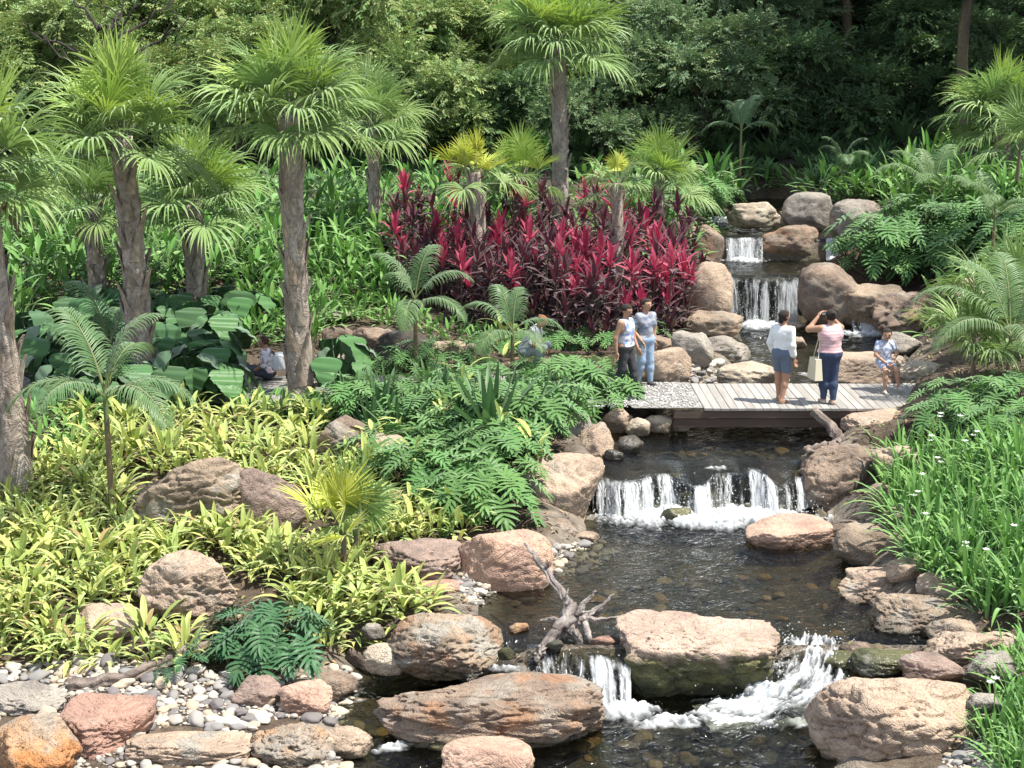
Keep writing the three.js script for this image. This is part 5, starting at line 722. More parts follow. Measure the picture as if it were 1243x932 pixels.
// green mid-ground shrubs: strap-leaved and ginger-leaved
{
  const r = rng(661), sh = (poly, gap, seed, label, group, lib, n, sc, hi, name) => spots(poly, gap, seed, -60, 70).forEach(([x, y]) => clump(name, label, 'plant', group, G(x, y), lib, M.glossLeaf, n, r, { scale: sc, spread: 0.3, high: hi }));
  sh([[380, 330], [470, 300], [560, 290], [640, 285], [640, 300], [560, 305], [480, 325], [470, 370], [420, 365]], 24, 662, 'green strap leaved shrub behind the red cordyline bed', 'strap leaved shrubs behind the cordylines', LIB.strapGreen, 34, 1.1, 0.9, 'strap_leaf_shrub');
  sh([[370, 300], [400, 262], [560, 255], [640, 262], [640, 285], [480, 295]], 24, 663, 'green strap leaved shrub below the yellow green trees', 'strap leaved shrubs below the trees', LIB.strapGreen, 34, 1.2, 1.1, 'strap_leaf_shrub');
  sh([[-20, 360], [60, 330], [340, 322], [360, 345], [330, 372], [200, 376], [60, 400], [-20, 420]], 27, 664, 'leafy green shrub behind the elephant ears', 'leafy shrubs behind the elephant ears', LIB.ginger, 34, 1.0, 0.95, 'leafy_shrub');
  sh([[-20, 330], [60, 290], [360, 280], [370, 315], [60, 325]], 27, 665, 'leafy green shrub under the yellow green trees', 'leafy shrubs under the trees', LIB.ginger, 32, 1.15, 1.2, 'leafy_shrub');
  sh([[915, 240], [990, 225], [1060, 225], [1100, 232], [1060, 245], [960, 240]], 18, 666, 'upright leafy shrub behind the stream head boulders', 'leafy shrubs at the stream head', LIB.ginger, 20, 1.15, 0.4, 'leafy_shrub');
  sh([[1080, 250], [1120, 225], [1240, 225], [1260, 290], [1140, 285], [1085, 275]], 23, 667, 'strap leaved shrub on the shaded slope', 'strap leaved shrubs on the shaded slope', LIB.strapGreen, 34, 1.25, 1.0, 'strap_leaf_shrub');
  sh([[700, 310], [780, 280], [830, 300], [830, 330], [720, 325]], 20, 668, 'leafy green shrub behind the slim palm trunk', 'leafy shrubs behind the slim palm', LIB.ginger, 20, 1.0, 0.5, 'leafy_shrub');
  sh([[1130, 420], [1260, 395], [1260, 370], [1140, 370]], 30, 669, 'dark leafy shrub behind the boardwalk end palms', 'leafy shrubs behind the boardwalk end', LIB.ginger, 18, 1.0, 0.5, 'leafy_shrub');
  sh([[700, 262], [790, 245], [870, 235], [915, 232], [900, 250], [790, 275]], 22, 670, 'leafy shrub under the grey green tree', 'leafy shrubs under the grey green tree', LIB.ginger, 20, 1.2, 0.7, 'leafy_shrub');
  sh([[370, 372], [470, 372], [500, 396], [400, 398]], 17, 671, 'low green strap shrub above the wall rocks', 'strap shrubs above the wall rocks', LIB.strapGreen, 24, 0.8, 0.3, 'strap_leaf_shrub');
  sh([[290, 372], [345, 340], [405, 338], [470, 345], [480, 368], [400, 372], [385, 425], [300, 428]], 19, 672, 'leafy shrub between the palms and the wall rocks', 'leafy shrubs by the wall rocks', LIB.ginger, 22, 0.75, 0.5, 'leafy_shrub');
  for (const [x, y] of [[292, 500], [312, 504], [332, 500], [350, 504], [300, 486]]) clump('leafy_shrub', 'low leafy shrub in front of the seated visitor', 'plant', 'low shrubs before the seated visitor', G(x, y), LIB.ginger, M.glossLeaf, 16, r, { scale: 0.52, spread: 0.2, high: 0.25 });
  sh([[20, 520], [60, 500], [120, 505], [110, 560], [40, 560]], 24, 673, 'low leafy shrub at the foot of the thick trunked palm', 'low shrubs at the palm foot', LIB.ginger, 20, 0.55, 0.3, 'leafy_shrub');
  sh([[500, 395], [560, 405], [640, 418], [560, 425], [500, 410]], 18, 674, 'low leafy shrub in front of the maroon cordylines', 'low shrubs before the cordylines', LIB.ginger, 20, 0.55, 0.3, 'leafy_shrub');
}
// ───────────── trees ─────────────
function treeParts(seed, o) { // crown of leaf sprays on real limbs; base at the origin
  const r = rng(seed), w = new GB(), c = new GB(), H = o.h, bc = (t, s, q) => mixc(o.bark || [0.13, 0.1, 0.075], [0.06, 0.048, 0.038], clamp(0.5 + fbm(q.x * 3, q.y, q.z * 3, 3) * 2));
  const lean = rr(-0.8, 0.8, r), trunk = []; for (let k = 0; k <= 10; k++) trunk.push(V3(lean * (k / 10) ** 2 + 0.12 * Math.sin(k + seed), -0.4 + (H * 0.72 + 0.4) * k / 10, 0.12 * Math.cos(k * 1.3 + seed)));
  w.tube(trunk, trunk.map((_, k) => lerp(o.r, o.r * 0.4, k / 10)), 10, bc, false, 0.2, seed);
  const blobs = [];
  for (let k = 0; k < o.limbs; k++) {
    const t = rr(o.from, 1, r), i = Math.floor(t * 9.99), b0 = trunk[i].clone().lerp(trunk[i + 1], t * 10 - i), a = k * 2.4 + rr(-0.4, 0.4, r), L = o.R * rr(0.55, 1.05, r) * (1.1 - 0.35 * t), up = lerp(0.15, 0.9, t) * L + (o.rise || 0), e = b0.clone().add(V3(Math.cos(a) * L, up, Math.sin(a) * L)), m = b0.clone().lerp(e, 0.5).add(V3(0, L * 0.12, 0));
    const P = new THREE.CatmullRomCurve3([b0, m, e]).getPoints(8); w.tube(P, P.map((_, j) => lerp(o.r * 0.34, 0.025, j / 8)), 6, bc, false, 0.15, seed + k);
    blobs.push([e, o.blob * rr(0.7, 1.2, r)], [m.clone().add(V3(rr(-0.5, 0.5, r), 0.4, rr(-0.5, 0.5, r))), o.blob * rr(0.6, 0.95, r)]);
  }
  blobs.push([trunk[10].clone().add(V3(0, o.blob * 0.5, 0)), o.blob * 1.1]);
  const per = Math.round(o.sprays / blobs.length), q = V3(), n0 = V3();
  for (const [p, R0] of blobs) for (let k = 0; k < per; k++) {
    n0.set(rr(-1, 1, r), rr(-0.55, 1, r), rr(-1, 1, r)).normalize(); const rad = R0 * Math.pow(r(), 0.42); q.copy(p).addScaledVector(n0, rad); q.y -= Math.abs(n0.y) * rad * 0.35;
    const tone = hueShift(mixc(o.ca, o.cb, clamp(0.5 + fbm(q.x * 0.7 + seed, q.y * 0.7, q.z * 0.7, 2) * 2 + rr(-0.2, 0.2, r))), r, 0.16), d = n0.clone().add(V3(0, rr(-0.5, 0.3, r), 0)).normalize(), S = d.clone().cross(V3(rr(-0.4, 0.4, r), 1, rr(-0.4, 0.4, r))).normalize(), U = S.clone().cross(d).normalize(); if (U.y < 0) U.negate();
    const m = o.per || 9, sp = o.spray || 0.5; for (let j = 0; j < m; j++) {
      const s = j % 2 ? 1 : -1, t = j / m, b = q.clone().addScaledVector(d, (t - 0.4) * sp).addScaledVector(U, rr(-0.05, 0.05, r)), ld = d.clone().multiplyScalar(0.7).addScaledVector(S, s * (0.9 - 0.5 * t)).addScaledVector(U, rr(-0.35, 0.25, r)).normalize(), l = o.leaf * rr(0.7, 1.2, r), lw = l * (o.lw || 0.24), sd = ld.clone().cross(U).normalize(), mid = b.clone().addScaledVector(ld, l * 0.45), tip = b.clone().addScaledVector(ld, l); tip.y -= l * 0.18;
      const tn2 = [tone[0] * rr(0.85, 1.15, r), tone[1] * rr(0.9, 1.1, r), tone[2]], i0 = c.pv(b, tn2), i1 = c.pv(mid.clone().addScaledVector(sd, lw).addScaledVector(U, lw * 0.25), tn2), i2 = c.pv(tip, tn2), i3 = c.pv(mid.clone().addScaledVector(sd, -lw).addScaledVector(U, lw * 0.25), tn2); c.t(i0, i1, i2); c.t(i0, i2, i3);
    }
  }
  return { wood: w.geo(), crown: c.geo(true) };
}
const TREES = {
  lime: variants(3, (k) => treeParts(700 + k, { h: 6.2, r: 0.2, R: 3.4, limbs: 13, from: 0.22, blob: 1.35, sprays: 3000, leaf: 0.21, ca: [0.29, 0.365, 0.11], cb: [0.17, 0.265, 0.075], spray: 0.5 })),
  mid: variants(2, (k) => treeParts(720 + k, { h: 6.5, r: 0.2, R: 3.2, limbs: 13, from: 0.18, blob: 1.3, sprays: 2200, leaf: 0.2, ca: [0.16, 0.27, 0.07], cb: [0.095, 0.185, 0.055], spray: 0.5 })),
  grey: variants(2, (k) => treeParts(740 + k, { h: 6.2, r: 0.2, R: 3.2, limbs: 12, from: 0.15, blob: 1.35, sprays: 2300, leaf: 0.19, ca: [0.17, 0.25, 0.10], cb: [0.105, 0.185, 0.065], spray: 0.45 })),
  tall: variants(2, (k) => treeParts(760 + k, { h: 13, r: 0.24, R: 4.6, limbs: 13, from: 0.62, blob: 1.8, sprays: 2600, leaf: 0.28, ca: [0.11, 0.19, 0.05], cb: [0.065, 0.13, 0.04], spray: 0.7, bark: [0.22, 0.17, 0.1] })),
  dark: variants(2, (k) => treeParts(780 + k, { h: 5, r: 0.14, R: 2.6, limbs: 12, from: 0.1, blob: 1.2, sprays: 1700, leaf: 0.24, ca: [0.105, 0.195, 0.052], cb: [0.06, 0.125, 0.04], spray: 0.5 })),
};
function tree(kind, k, x, d, s, turn, label, group, name = 'broadleaf_tree', dy = 0) { const PX = 621.5 + x / (d * 1.01) * F; let lm = null, bd = 400; for (const l of landmarks) if (l.palm && Math.abs(l.px - PX) < bd) { bd = Math.abs(l.px - PX); lm = l; } if (group && lm) label += ', behind the ' + lm.name; const v = TREES[kind][k % TREES[kind].length], T = thing(name, label.split(' ').slice(0, 16).join(' '), 'tree', V3(x, terrain(x, -d) + dy, -d), turn, group); mesh('trunk', v.wood, M.bark, T); mesh('crown', v.crown, M.treeLeaf, T); T.scale.set(s, s * (0.92 + 0.16 * ((k * 7 % 5) / 5)), s); return T; }
const xd = (px, d) => (px - 621.5) / F * d * 1.01;
{
  const L1 = 'yellow green broadleaf tree', g1 = 'yellow green trees';
  [[-40, 50, 0.95], [70, 47, 0.8], [190, 52, 0.95], [300, 47, 0.75], [410, 50, 0.95], [500, 47, 0.72], [120, 60, 1.15], [250, 62, 1.2], [380, 61, 1.2], [480, 60, 1.05], [0, 64, 1.2], [540, 56, 0.85]].forEach(([px, d, s], k) => tree('lime', k, xd(px, d), d, s, k * 1.9, L1, g1));
  [[560, 62, 1.1], [640, 58, 0.95], [610, 68, 1.3], [720, 64, 1.15], [-60, 70, 1.5], [300, 76, 1.6], [100, 76, 1.6], [450, 76, 1.6], [640, 78, 1.6]].forEach(([px, d, s], k) => tree('mid', k, xd(px, d), d, s, k * 1.7, 'mid green tree', 'mid green trees'));
  [[760, 52, 0.95], [840, 48, 0.82], [900, 53, 1.0], [820, 58, 1.15], [730, 47, 0.6]].forEach(([px, d, s], k) => tree('grey', k, xd(px, d), d, s, k * 1.3 + 1, 'grey green tree', 'grey green trees', 'broadleaf_tree'));
  [[1150, 45, 0.95], [1010, 54, 0.95], [1100, 62, 1.1], [1230, 57, 1.05], [1350, 52, 1.1], [1180, 66, 1.2], [1060, 60, 0.9], [1270, 44, 0.85]].forEach(([px, d, s], k) => tree('tall', k, xd(px, d), d, s, k * 2.1, k === 0 ? 'tall tree with pale straight trunk over the shaded slope' : 'tall shade tree with high canopy', k === 0 ? null : 'tall shade trees'));
  [[930, 50, 0.8], [1000, 50, 0.8], [1070, 52, 0.85], [1130, 56, 0.9], [1200, 48, 0.75], [1260, 50, 0.9], [970, 58, 1.2], [1050, 62, 1.3], [1140, 64, 1.3], [1230, 62, 1.3], [1300, 60, 1.3], [900, 60, 1.2], [1010, 70, 1.7], [1120, 74, 1.7], [1240, 74, 1.8], [860, 72, 1.6], [760, 74, 1.5], [700, 52, 0.6], [600, 49, 0.6], [1330, 70, 1.6]].forEach(([px, d, s], k) => tree('dark', k, xd(px, d), d, s, k * 1.1, 'dark green understorey tree', 'understorey trees', 'understorey_tree'));
}
{ // bare-limbed tree in front of the yellow green canopy
  const p = V3(xd(146, 44), terrain(xd(146, 44), -44), -44), T = thing('bare_branched_tree', 'tree with dark bare spreading branches above the fan palms', 'tree', p), b = new GB(), r = rng(801), bc = () => [0.05, 0.04, 0.034];
  const tr = [V3(0, -0.3, 0), V3(0.1, 1.5, 0), V3(-0.05, 3.2, 0.1), V3(0.05, 4.6, 0)]; b.tube(tr, [0.16, 0.14, 0.12, 0.1], 8, bc, false); mesh('trunk', b.geo(), M.bark, T);
  const l = new GB(); for (const [a, L, y] of [[0.3, 2.6, 3.6], [2.7, 2.9, 3.4], [1.2, 1.6, 4.4], [2.2, 2.0, 4.5], [0.7, 2.4, 4.2], [3.3, 1.8, 3.0], [5.6, 1.5, 4.0]]) { const P = []; for (let k = 0; k <= 8; k++) { const t = k / 8; P.push(V3(Math.cos(a) * L * t + noise(t * 4, a, 1) * 0.3, y + t * t * 1.1 + noise(t * 4, a, 5) * 0.35 + t * 0.2, -Math.sin(a) * L * t * 0.6)); } l.tube(P, P.map((_, k) => lerp(0.075, 0.018, k / 8)), 6, bc, false); for (let j = 3; j < 8; j += 2) { const q = P[j], e = q.clone().add(V3(rr(-0.8, 0.8, r), rr(0.2, 0.9, r), rr(-0.4, 0.4, r))); l.tube([q, q.clone().lerp(e, 0.5).add(V3(0.05, 0.08, 0)), e], [0.03, 0.02, 0.008], 5, bc, false); } } mesh('branches', l.geo(), M.bark, T);
}
{ // undergrowth that reads as one mass
  const r = rng(811), c = new GB(); for (let k = 0; k < 26; k++) { const a = k * 2.4, d = V3(Math.cos(a), rr(0.3, 1.6, r), Math.sin(a)).normalize(); c.strip(V3(0, 0, 0), d, V3(-Math.sin(a), 0, Math.cos(a)), rr(0.5, 0.95, r), rr(0.05, 0.09, r), 3, 1.0, lance, () => [0.085 * rr(0.7, 1.4, r), 0.18 * rr(0.8, 1.3, r), 0.05], 0.2); }
  const g = c.geo(), N = 5200, im = new THREE.InstancedMesh(g, M.treeLeaf, N), o = new THREE.Object3D(); let k = 0;
  for (let t = 0; t < 40000 && k < N; t++) { const d = rr(33, 86, r), x = rr(-0.42, 0.44, r) * d; if (POOLS.some((p) => poolOff(p, x, d) < (d < 43 ? 1.6 : 0.5))) continue; const upx = 621.5 + x / (d * 1.01) * F; if (d < 46 && upx > 640 && upx < 738) continue; if (d < 41 && x > -3.6 + (d - 33) * 0.1 && x < 4.5) { if (d < 36) continue; } o.position.set(x, terrain(x, -d) - 0.05, -d); o.rotation.set(rr(-0.2, 0.2, r), r() * 6.28, rr(-0.2, 0.2, r)); o.scale.setScalar(rr(0.6, 1.2, r) * (d > 48 ? 1.4 : 0.85)); o.updateMatrix(); im.setMatrixAt(k++, o.matrix); }
  im.count = k; im.name = 'undergrowth'; im.castShadow = im.receiveShadow = true; tag(im, 'low leafy undergrowth covering the slope below the trees', 'undergrowth', null, 'stuff'); scene.add(im);
}

{ // fallen leaves and mulch on the banks
  const r = rng(821), c = new GB(); c.strip(V3(-0.5, 0, 0), V3(1, 0.25, 0), V3(0, 0, 1), 1, 0.2, 4, 0.7, lance, () => [1, 1, 1], 0.3); const N = 9000, im = new THREE.InstancedMesh(c.geo(), new THREE.MeshStandardMaterial({ roughness: 0.95, side: THREE.DoubleSide }), N), o = new THREE.Object3D(); let k = 0;
  for (let t = 0; t < 60000 && k < N; t++) { const d = rr(15.5, 34, r), x = rr(-0.4, 0.4, r) * d; if (POOLS.some((p) => poolOff(p, x, d) < 0.25) || (Math.abs(d - 24.6) < 1.3 && x < 7)) continue; o.position.set(x, terrain(x, -d) + 0.012, -d); o.rotation.set(rr(-0.4, 0.4, r), r() * 6.28, rr(-0.4, 0.4, r)); o.scale.setScalar(rr(0.04, 0.13, r)); o.updateMatrix(); im.setMatrixAt(k, o.matrix); im.setColorAt(k++, new THREE.Color().setRGB(...pick([[0.2, 0.13, 0.07], [0.12, 0.08, 0.05], [0.3, 0.22, 0.12], [0.07, 0.05, 0.035], [0.17, 0.16, 0.06]], r))); }
  im.count = k; im.name = 'leaf_litter'; im.castShadow = im.receiveShadow = true; tag(im, 'brown fallen leaves and mulch scattered over the garden soil', 'litter', null, 'stuff'); scene.add(im);
}
// ───────────── people ─────────────
function nets(sdf, lo, hi, cell, col) { // naive surface nets
  const nx = Math.ceil((hi.x - lo.x) / cell) + 1, ny = Math.ceil((hi.y - lo.y) / cell) + 1, nz = Math.ceil((hi.z - lo.z) / cell) + 1, f = new Float32Array(nx * ny * nz), at = (i, j, k) => (k * ny + j) * nx + i, q = V3();
  for (let k = 0; k < nz; k++) for (let j = 0; j < ny; j++) for (let i = 0; i < nx; i++) f[at(i, j, k)] = sdf(q.set(lo.x + i * cell, lo.y + j * cell, lo.z + k * cell));
  const ids = new Int32Array(nx * ny * nz).fill(-1), b = new GB();
  for (let k = 0; k < nz - 1; k++) for (let j = 0; j < ny - 1; j++) for (let i = 0; i < nx - 1; i++) {
    let x = 0, y = 0, z = 0, n = 0;
    for (const [a, c] of NETE) { const va = f[at(i + (a & 1), j + (a >> 1 & 1), k + (a >> 2))], vc = f[at(i + (c & 1), j + (c >> 1 & 1), k + (c >> 2))]; if ((va < 0) === (vc < 0)) continue; const t = va / (va - vc); x += lerp(a & 1, c & 1, t); y += lerp(a >> 1 & 1, c >> 1 & 1, t); z += lerp(a >> 2, c >> 2, t); n++; }
    if (n) { q.set(lo.x + (i + x / n) * cell, lo.y + (j + y / n) * cell, lo.z + (k + z / n) * cell); ids[at(i, j, k)] = b.pv(q, col(q), q.x * 3, q.y * 3); }
  }
  const quad = (a, c, d, e, flip) => { if (a < 0 || c < 0 || d < 0 || e < 0) return; flip ? b.q(a, e, d, c) : b.q(a, c, d, e); };
  for (let k = 1; k < nz - 1; k++) for (let j = 1; j < ny - 1; j++) for (let i = 1; i < nx - 1; i++) {
    const v = f[at(i, j, k)] < 0;
    if (v !== (f[at(i + 1, j, k)] < 0)) quad(ids[at(i, j - 1, k - 1)], ids[at(i, j, k - 1)], ids[at(i, j, k)], ids[at(i, j - 1, k)], !v);
    if (v !== (f[at(i, j + 1, k)] < 0)) quad(ids[at(i - 1, j, k - 1)], ids[at(i - 1, j, k)], ids[at(i, j, k)], ids[at(i, j, k - 1)], !v);
    if (v !== (f[at(i, j, k + 1)] < 0)) quad(ids[at(i - 1, j - 1, k)], ids[at(i, j - 1, k)], ids[at(i, j, k)], ids[at(i - 1, j, k)], !v);
  }
  return b.geo();
}
const NETE = []; for (let a = 0; a < 8; a++) for (const s of [1, 2, 4]) if (!(a & s)) NETE.push([a, a | s]);
const smin = (a, b, k) => { const h = clamp(0.5 + 0.5 * (b - a) / k); return lerp(b, a, h) - k * h * (1 - h); };
function bonesSdf(bones, k = 0.03, grow = 0) { const B = bones.map(([a, c, ra, rc]) => ({ a, d: c.clone().sub(a), l2: Math.max(1e-9, c.distanceToSquared(a)), ra, rc })); return (p) => { let s = 9; for (const { a, d, l2, ra, rc } of B) { const x = p.x - a.x, y = p.y - a.y, z = p.z - a.z, t = clamp((x * d.x + y * d.y + z * d.z) / l2), e = Math.hypot(x - d.x * t, y - d.y * t, z - d.z * t) - lerp(ra, rc, t) - grow; s = e < s + 0.1 ? smin(s, e, k) : s; } return s; }; }
const boxOf = (bones, m = 0.05) => { const lo = V3(9, 9, 9), hi = V3(-9, -9, -9); for (const [a, c, ra, rc] of bones) { const r = Math.max(ra, rc) + m; for (const p of [a, c]) { lo.min(p.clone().subScalar(r)); hi.max(p.clone().addScalar(r)); } } return [lo, hi]; };
// joints in metres for a body of height h facing +z; side -1 is the body's own right (x < 0)
function person(o) {
  const h = o.h, J = {}, S = (x, y, z) => V3(x * h, y * h, z * h);
  const base = { head: [0, 0.925, 0.012], neck: [0, 0.855, -0.002], chest: [0, 0.73, 0], waist: [0, 0.63, 0], hip: [0, 0.535, 0] };
  for (const k in base) J[k] = S(...(o.j?.[k] || base[k]));
  for (const s of [-1, 1]) { const n = s < 0 ? 'R' : 'L', d = { sh: [0.105 * s, 0.80, 0], el: [0.135 * s, 0.635, -0.015], wr: [0.14 * s, 0.49, 0.02], hj: [0.05 * s, 0.515, 0], kn: [0.056 * s, 0.285, 0.01], an: [0.056 * s, 0.045, -0.012] }; for (const k in d) J[k + n] = S(...(o.j?.[k + n] || d[k])); }
  const fat = o.fat || 1, T = thing('person', o.label, 'person', o.at, o.turn), skin = o.skin || [0.42, 0.23, 0.145];
  const mid = (a, b, t = 0.5) => a.clone().lerp(b, t), ax = (p, w) => { const a = J.shL.clone().sub(J.shR).setY(0).normalize().multiplyScalar(w * h); return [p.clone().sub(a), p.clone().add(a)]; };
  const torso = [[...ax(mid(J.shL, J.shR).add(S(0, -0.015, 0)), 0.068), 0.05 * h, 0.05 * h], [...ax(J.chest, 0.05), 0.066 * h * fat, 0.066 * h * fat], [...ax(J.waist, 0.036 * fat), 0.058 * h * fat, 0.058 * h * fat], [mid(J.chest, J.waist), J.waist, 0.075 * h * fat, 0.068 * h * fat]];
  const hips = [[...ax(J.hip, 0.045 * fat), 0.068 * h * fat, 0.068 * h * fat], [J.hip.clone().add(S(0, 0, -0.02)), J.waist, 0.072 * h * fat, 0.062 * h * fat]];
  const arm = (n) => [[J['sh' + n], J['el' + n], 0.034 * h * fat, 0.026 * h * fat], [J['el' + n], J['wr' + n], 0.026 * h * fat, 0.017 * h]];
  const leg = (n) => [[J['hj' + n], J['kn' + n], 0.056 * h * fat, 0.037 * h * fat], [J['kn' + n], mid(J['kn' + n], J['an' + n], 0.35), 0.034 * h, 0.035 * h * fat], [mid(J['kn' + n], J['an' + n], 0.35), J['an' + n], 0.035 * h * fat, 0.022 * h]];
  const foot = (n) => { const f = S(0.008 * (n === 'L' ? 1 : -1), -0.028, 0.082), a = J['an' + n], dir = o.feet?.[n] ? S(...o.feet[n]) : f; return [[a.clone().add(S(0, -0.02, -0.01)), a.clone().add(dir), 0.022 * h, 0.015 * h]]; };
  const neck = [[J.neck.clone().add(S(0, -0.04, 0)), mid(J.neck, J.head, 0.6), 0.034 * h, 0.031 * h]];
  const all = [...torso, ...hips, ...neck, ...arm('L'), ...arm('R'), ...leg('L'), ...leg('R'), ...foot('L'), ...foot('R')], [lo, hi] = boxOf(all), tone = (c, k = 0.06) => (q) => { const n = 1 + k * 2 * fbm(q.x * 14, q.y * 14, q.z * 14, 2); return [c[0] * n, c[1] * n, c[2] * n]; };
  const geos = [nets(bonesSdf(all, 0.022 * h), lo, hi, 0.0135, tone(skin))];
  // head
  const yaw = o.headTurn || 0, pit = o.headDown || 0, hm = new THREE.Matrix4().makeRotationFromEuler(new THREE.Euler(pit, yaw, 0, 'YXZ')).setPosition(J.head), inv = hm.clone().invert(), L = V3(), hs = 0.133 * h / 2 * (o.bigHead || 1);
  const el = (p, cx, cy, cz, rx, ry, rz) => { const x = (p.x - cx) / rx, y = (p.y - cy) / ry, z = (p.z - cz) / rz, l = Math.sqrt(x * x + y * y + z * z); return (l - 1) * Math.min(rx, ry, rz); };
  const skull = (p) => smin(smin(el(p, 0, 0.18, -0.08, 0.76, 0.82, 0.88), el(p, 0, -0.35, 0.18, 0.55, 0.62, 0.58), 0.2), el(p, 0, 0, 0.2, 0.66, 0.7, 0.62), 0.2);
  const face = (p) => { let s = skull(p); s = smin(s, el(p, 0, -0.12, 0.86, 0.11, 0.2, 0.2), 0.1); s = smin(s, el(p, 0, -0.48, 0.74, 0.24, 0.09, 0.1), 0.06); s = smin(s, el(p, 0, 0.17, 0.74, 0.45, 0.09, 0.12), 0.1); for (const d of [-1, 1]) { s = Math.max(s, -el(p, d * 0.29, 0.03, 0.9, 0.15, 0.09, 0.13)); s = smin(s, el(p, d * 0.28, 0.02, 0.68, 0.12, 0.1, 0.1), 0.03); s = smin(s, el(p, d * 0.76, -0.02, -0.05, 0.1, 0.24, 0.16), 0.05); } return s; };
  const R1 = hs * 1.35, hg = nets((p) => face(L.copy(p).applyMatrix4(inv).divideScalar(hs)) * hs, J.head.clone().subScalar(R1), J.head.clone().addScalar(R1), 0.0065, (q) => { const p = L.copy(q).applyMatrix4(inv).divideScalar(hs); if (Math.hypot(p.x, 0) && p.z > 0.55 && Math.abs(Math.abs(p.x) - 0.29) < 0.11 && Math.abs(p.y - 0.02) < 0.075) return Math.abs(Math.abs(p.x) - 0.29) < 0.055 ? [0.02, 0.015, 0.012] : [0.55, 0.5, 0.46]; if (p.z > 0.55 && Math.abs(Math.abs(p.x) - 0.29) < 0.17 && Math.abs(p.y - 0.2) < 0.05) return [0.04, 0.025, 0.018]; if (p.z > 0.6 && Math.abs(p.x) < 0.23 && Math.abs(p.y + 0.48) < 0.08) return [skin[0] * 0.85, skin[1] * 0.5, skin[2] * 0.5]; return skin; });
  geos.push(hg);
  // hands: palm, four fingers of unequal length, thumb
  for (const s of [-1, 1]) {
    const n = s < 0 ? 'R' : 'L', w = J['wr' + n], dir = (o.hand?.[n] ? V3(...o.hand[n]) : w.clone().sub(J['el' + n])).normalize(), out = V3(0, 0, 1).sub(dir.clone().multiplyScalar(dir.z)); if (out.length() < 0.2) out.set(1, 0, 0).sub(dir.clone().multiplyScalar(dir.x)); out.normalize(); const palmN = dir.clone().cross(out).multiplyScalar(-s), k = h / 1.65, at = (f, a, c = 0) => w.clone().addScaledVector(dir, f * k).addScaledVector(out, a * k).addScaledVector(palmN, c * k), hb = [[w, at(0.05, 0), 0.02 * k, 0.02 * k], [at(0.04, -0.022), at(0.085, -0.024), 0.015 * k, 0.012 * k], [at(0.04, 0.022), at(0.085, 0.026), 0.016 * k, 0.012 * k], [at(0.06, 0), at(0.09, 0), 0.016 * k, 0.013 * k]];
    [[0.027, 0.068], [0.009, 0.078], [-0.01, 0.072], [-0.027, 0.055]].forEach(([a, l]) => { const p0 = at(0.088, a), p1 = at(0.088 + l * 0.5, a * 1.08, 0.012), p2 = at(0.088 + l * 0.85, a * 1.1, 0.036); hb.push([p0, p1, 0.0092 * k, 0.0086 * k], [p1, p2, 0.0084 * k, 0.0072 * k]); });
    hb.push([at(0.025, 0.02), at(0.055, 0.046, 0.01), 0.013 * k, 0.0105 * k], [at(0.055, 0.046, 0.01), at(0.082, 0.05, 0.024), 0.0102 * k, 0.008 * k]);
    const [a, c] = boxOf(hb, 0.02); geos.push(nets(bonesSdf(hb, 0.005), a, c, 0.0045, tone(skin)));
  }
  mesh('body', mergeGeometries(geos.filter((g) => g.index.count)), M.skin, T);
  // hair
  const hc = o.hair || [0.025, 0.017, 0.013], hairS = (p) => { let s = skull(p) - 0.09; s = Math.max(s, -(skull(p) + 0.02)); const front = p.z - (0.34 + 0.3 * (p.y - 0.35) - 0.5 * Math.max(0, p.y - 0.5)) ; s = Math.max(s, Math.min(front, 0.62 - p.y)); s = Math.max(s, -(p.y - (o.hairLow ?? -0.35)) - Math.max(0, 0.2 - p.z) * 0.3); if (o.bun) s = smin(s, el(p, ...o.bun), 0.1); return s; };
  const R2 = hs * 1.9; mesh('hair', nets((p) => hairS(L.copy(p).applyMatrix4(inv).divideScalar(hs)) * hs, J.head.clone().subScalar(R2), J.head.clone().addScalar(R2), 0.009, tone(hc, 0.25)), M.cloth, T);
  // clothes
  const cloth = (name, bones, grow, clip, col) => { const [a, c] = boxOf(bones, grow + 0.04), f = bonesSdf(bones, 0.024 * h, grow); mesh(name, nets((p) => { let s = f(p) + 0.014 * fbm(p.x * 11 + p.y * 5, p.y * 8, p.z * 11, 3); return clip ? Math.max(s, clip(p)) : s; }, a, c, 0.0125, typeof col === 'function' ? col : tone(col, 0.1)), M.cloth, T); };
  const api = { T, J, S, torso, hips, arm, leg, foot, mid, cloth, tone, h };
  o.dress(api); return api;
}
const cut = (p, a, b) => { const d = b.clone().sub(a).normalize(); return p.clone().sub(a).dot(d); }; // signed distance along a limb
const W1 = atLevel(947, 488, 0);
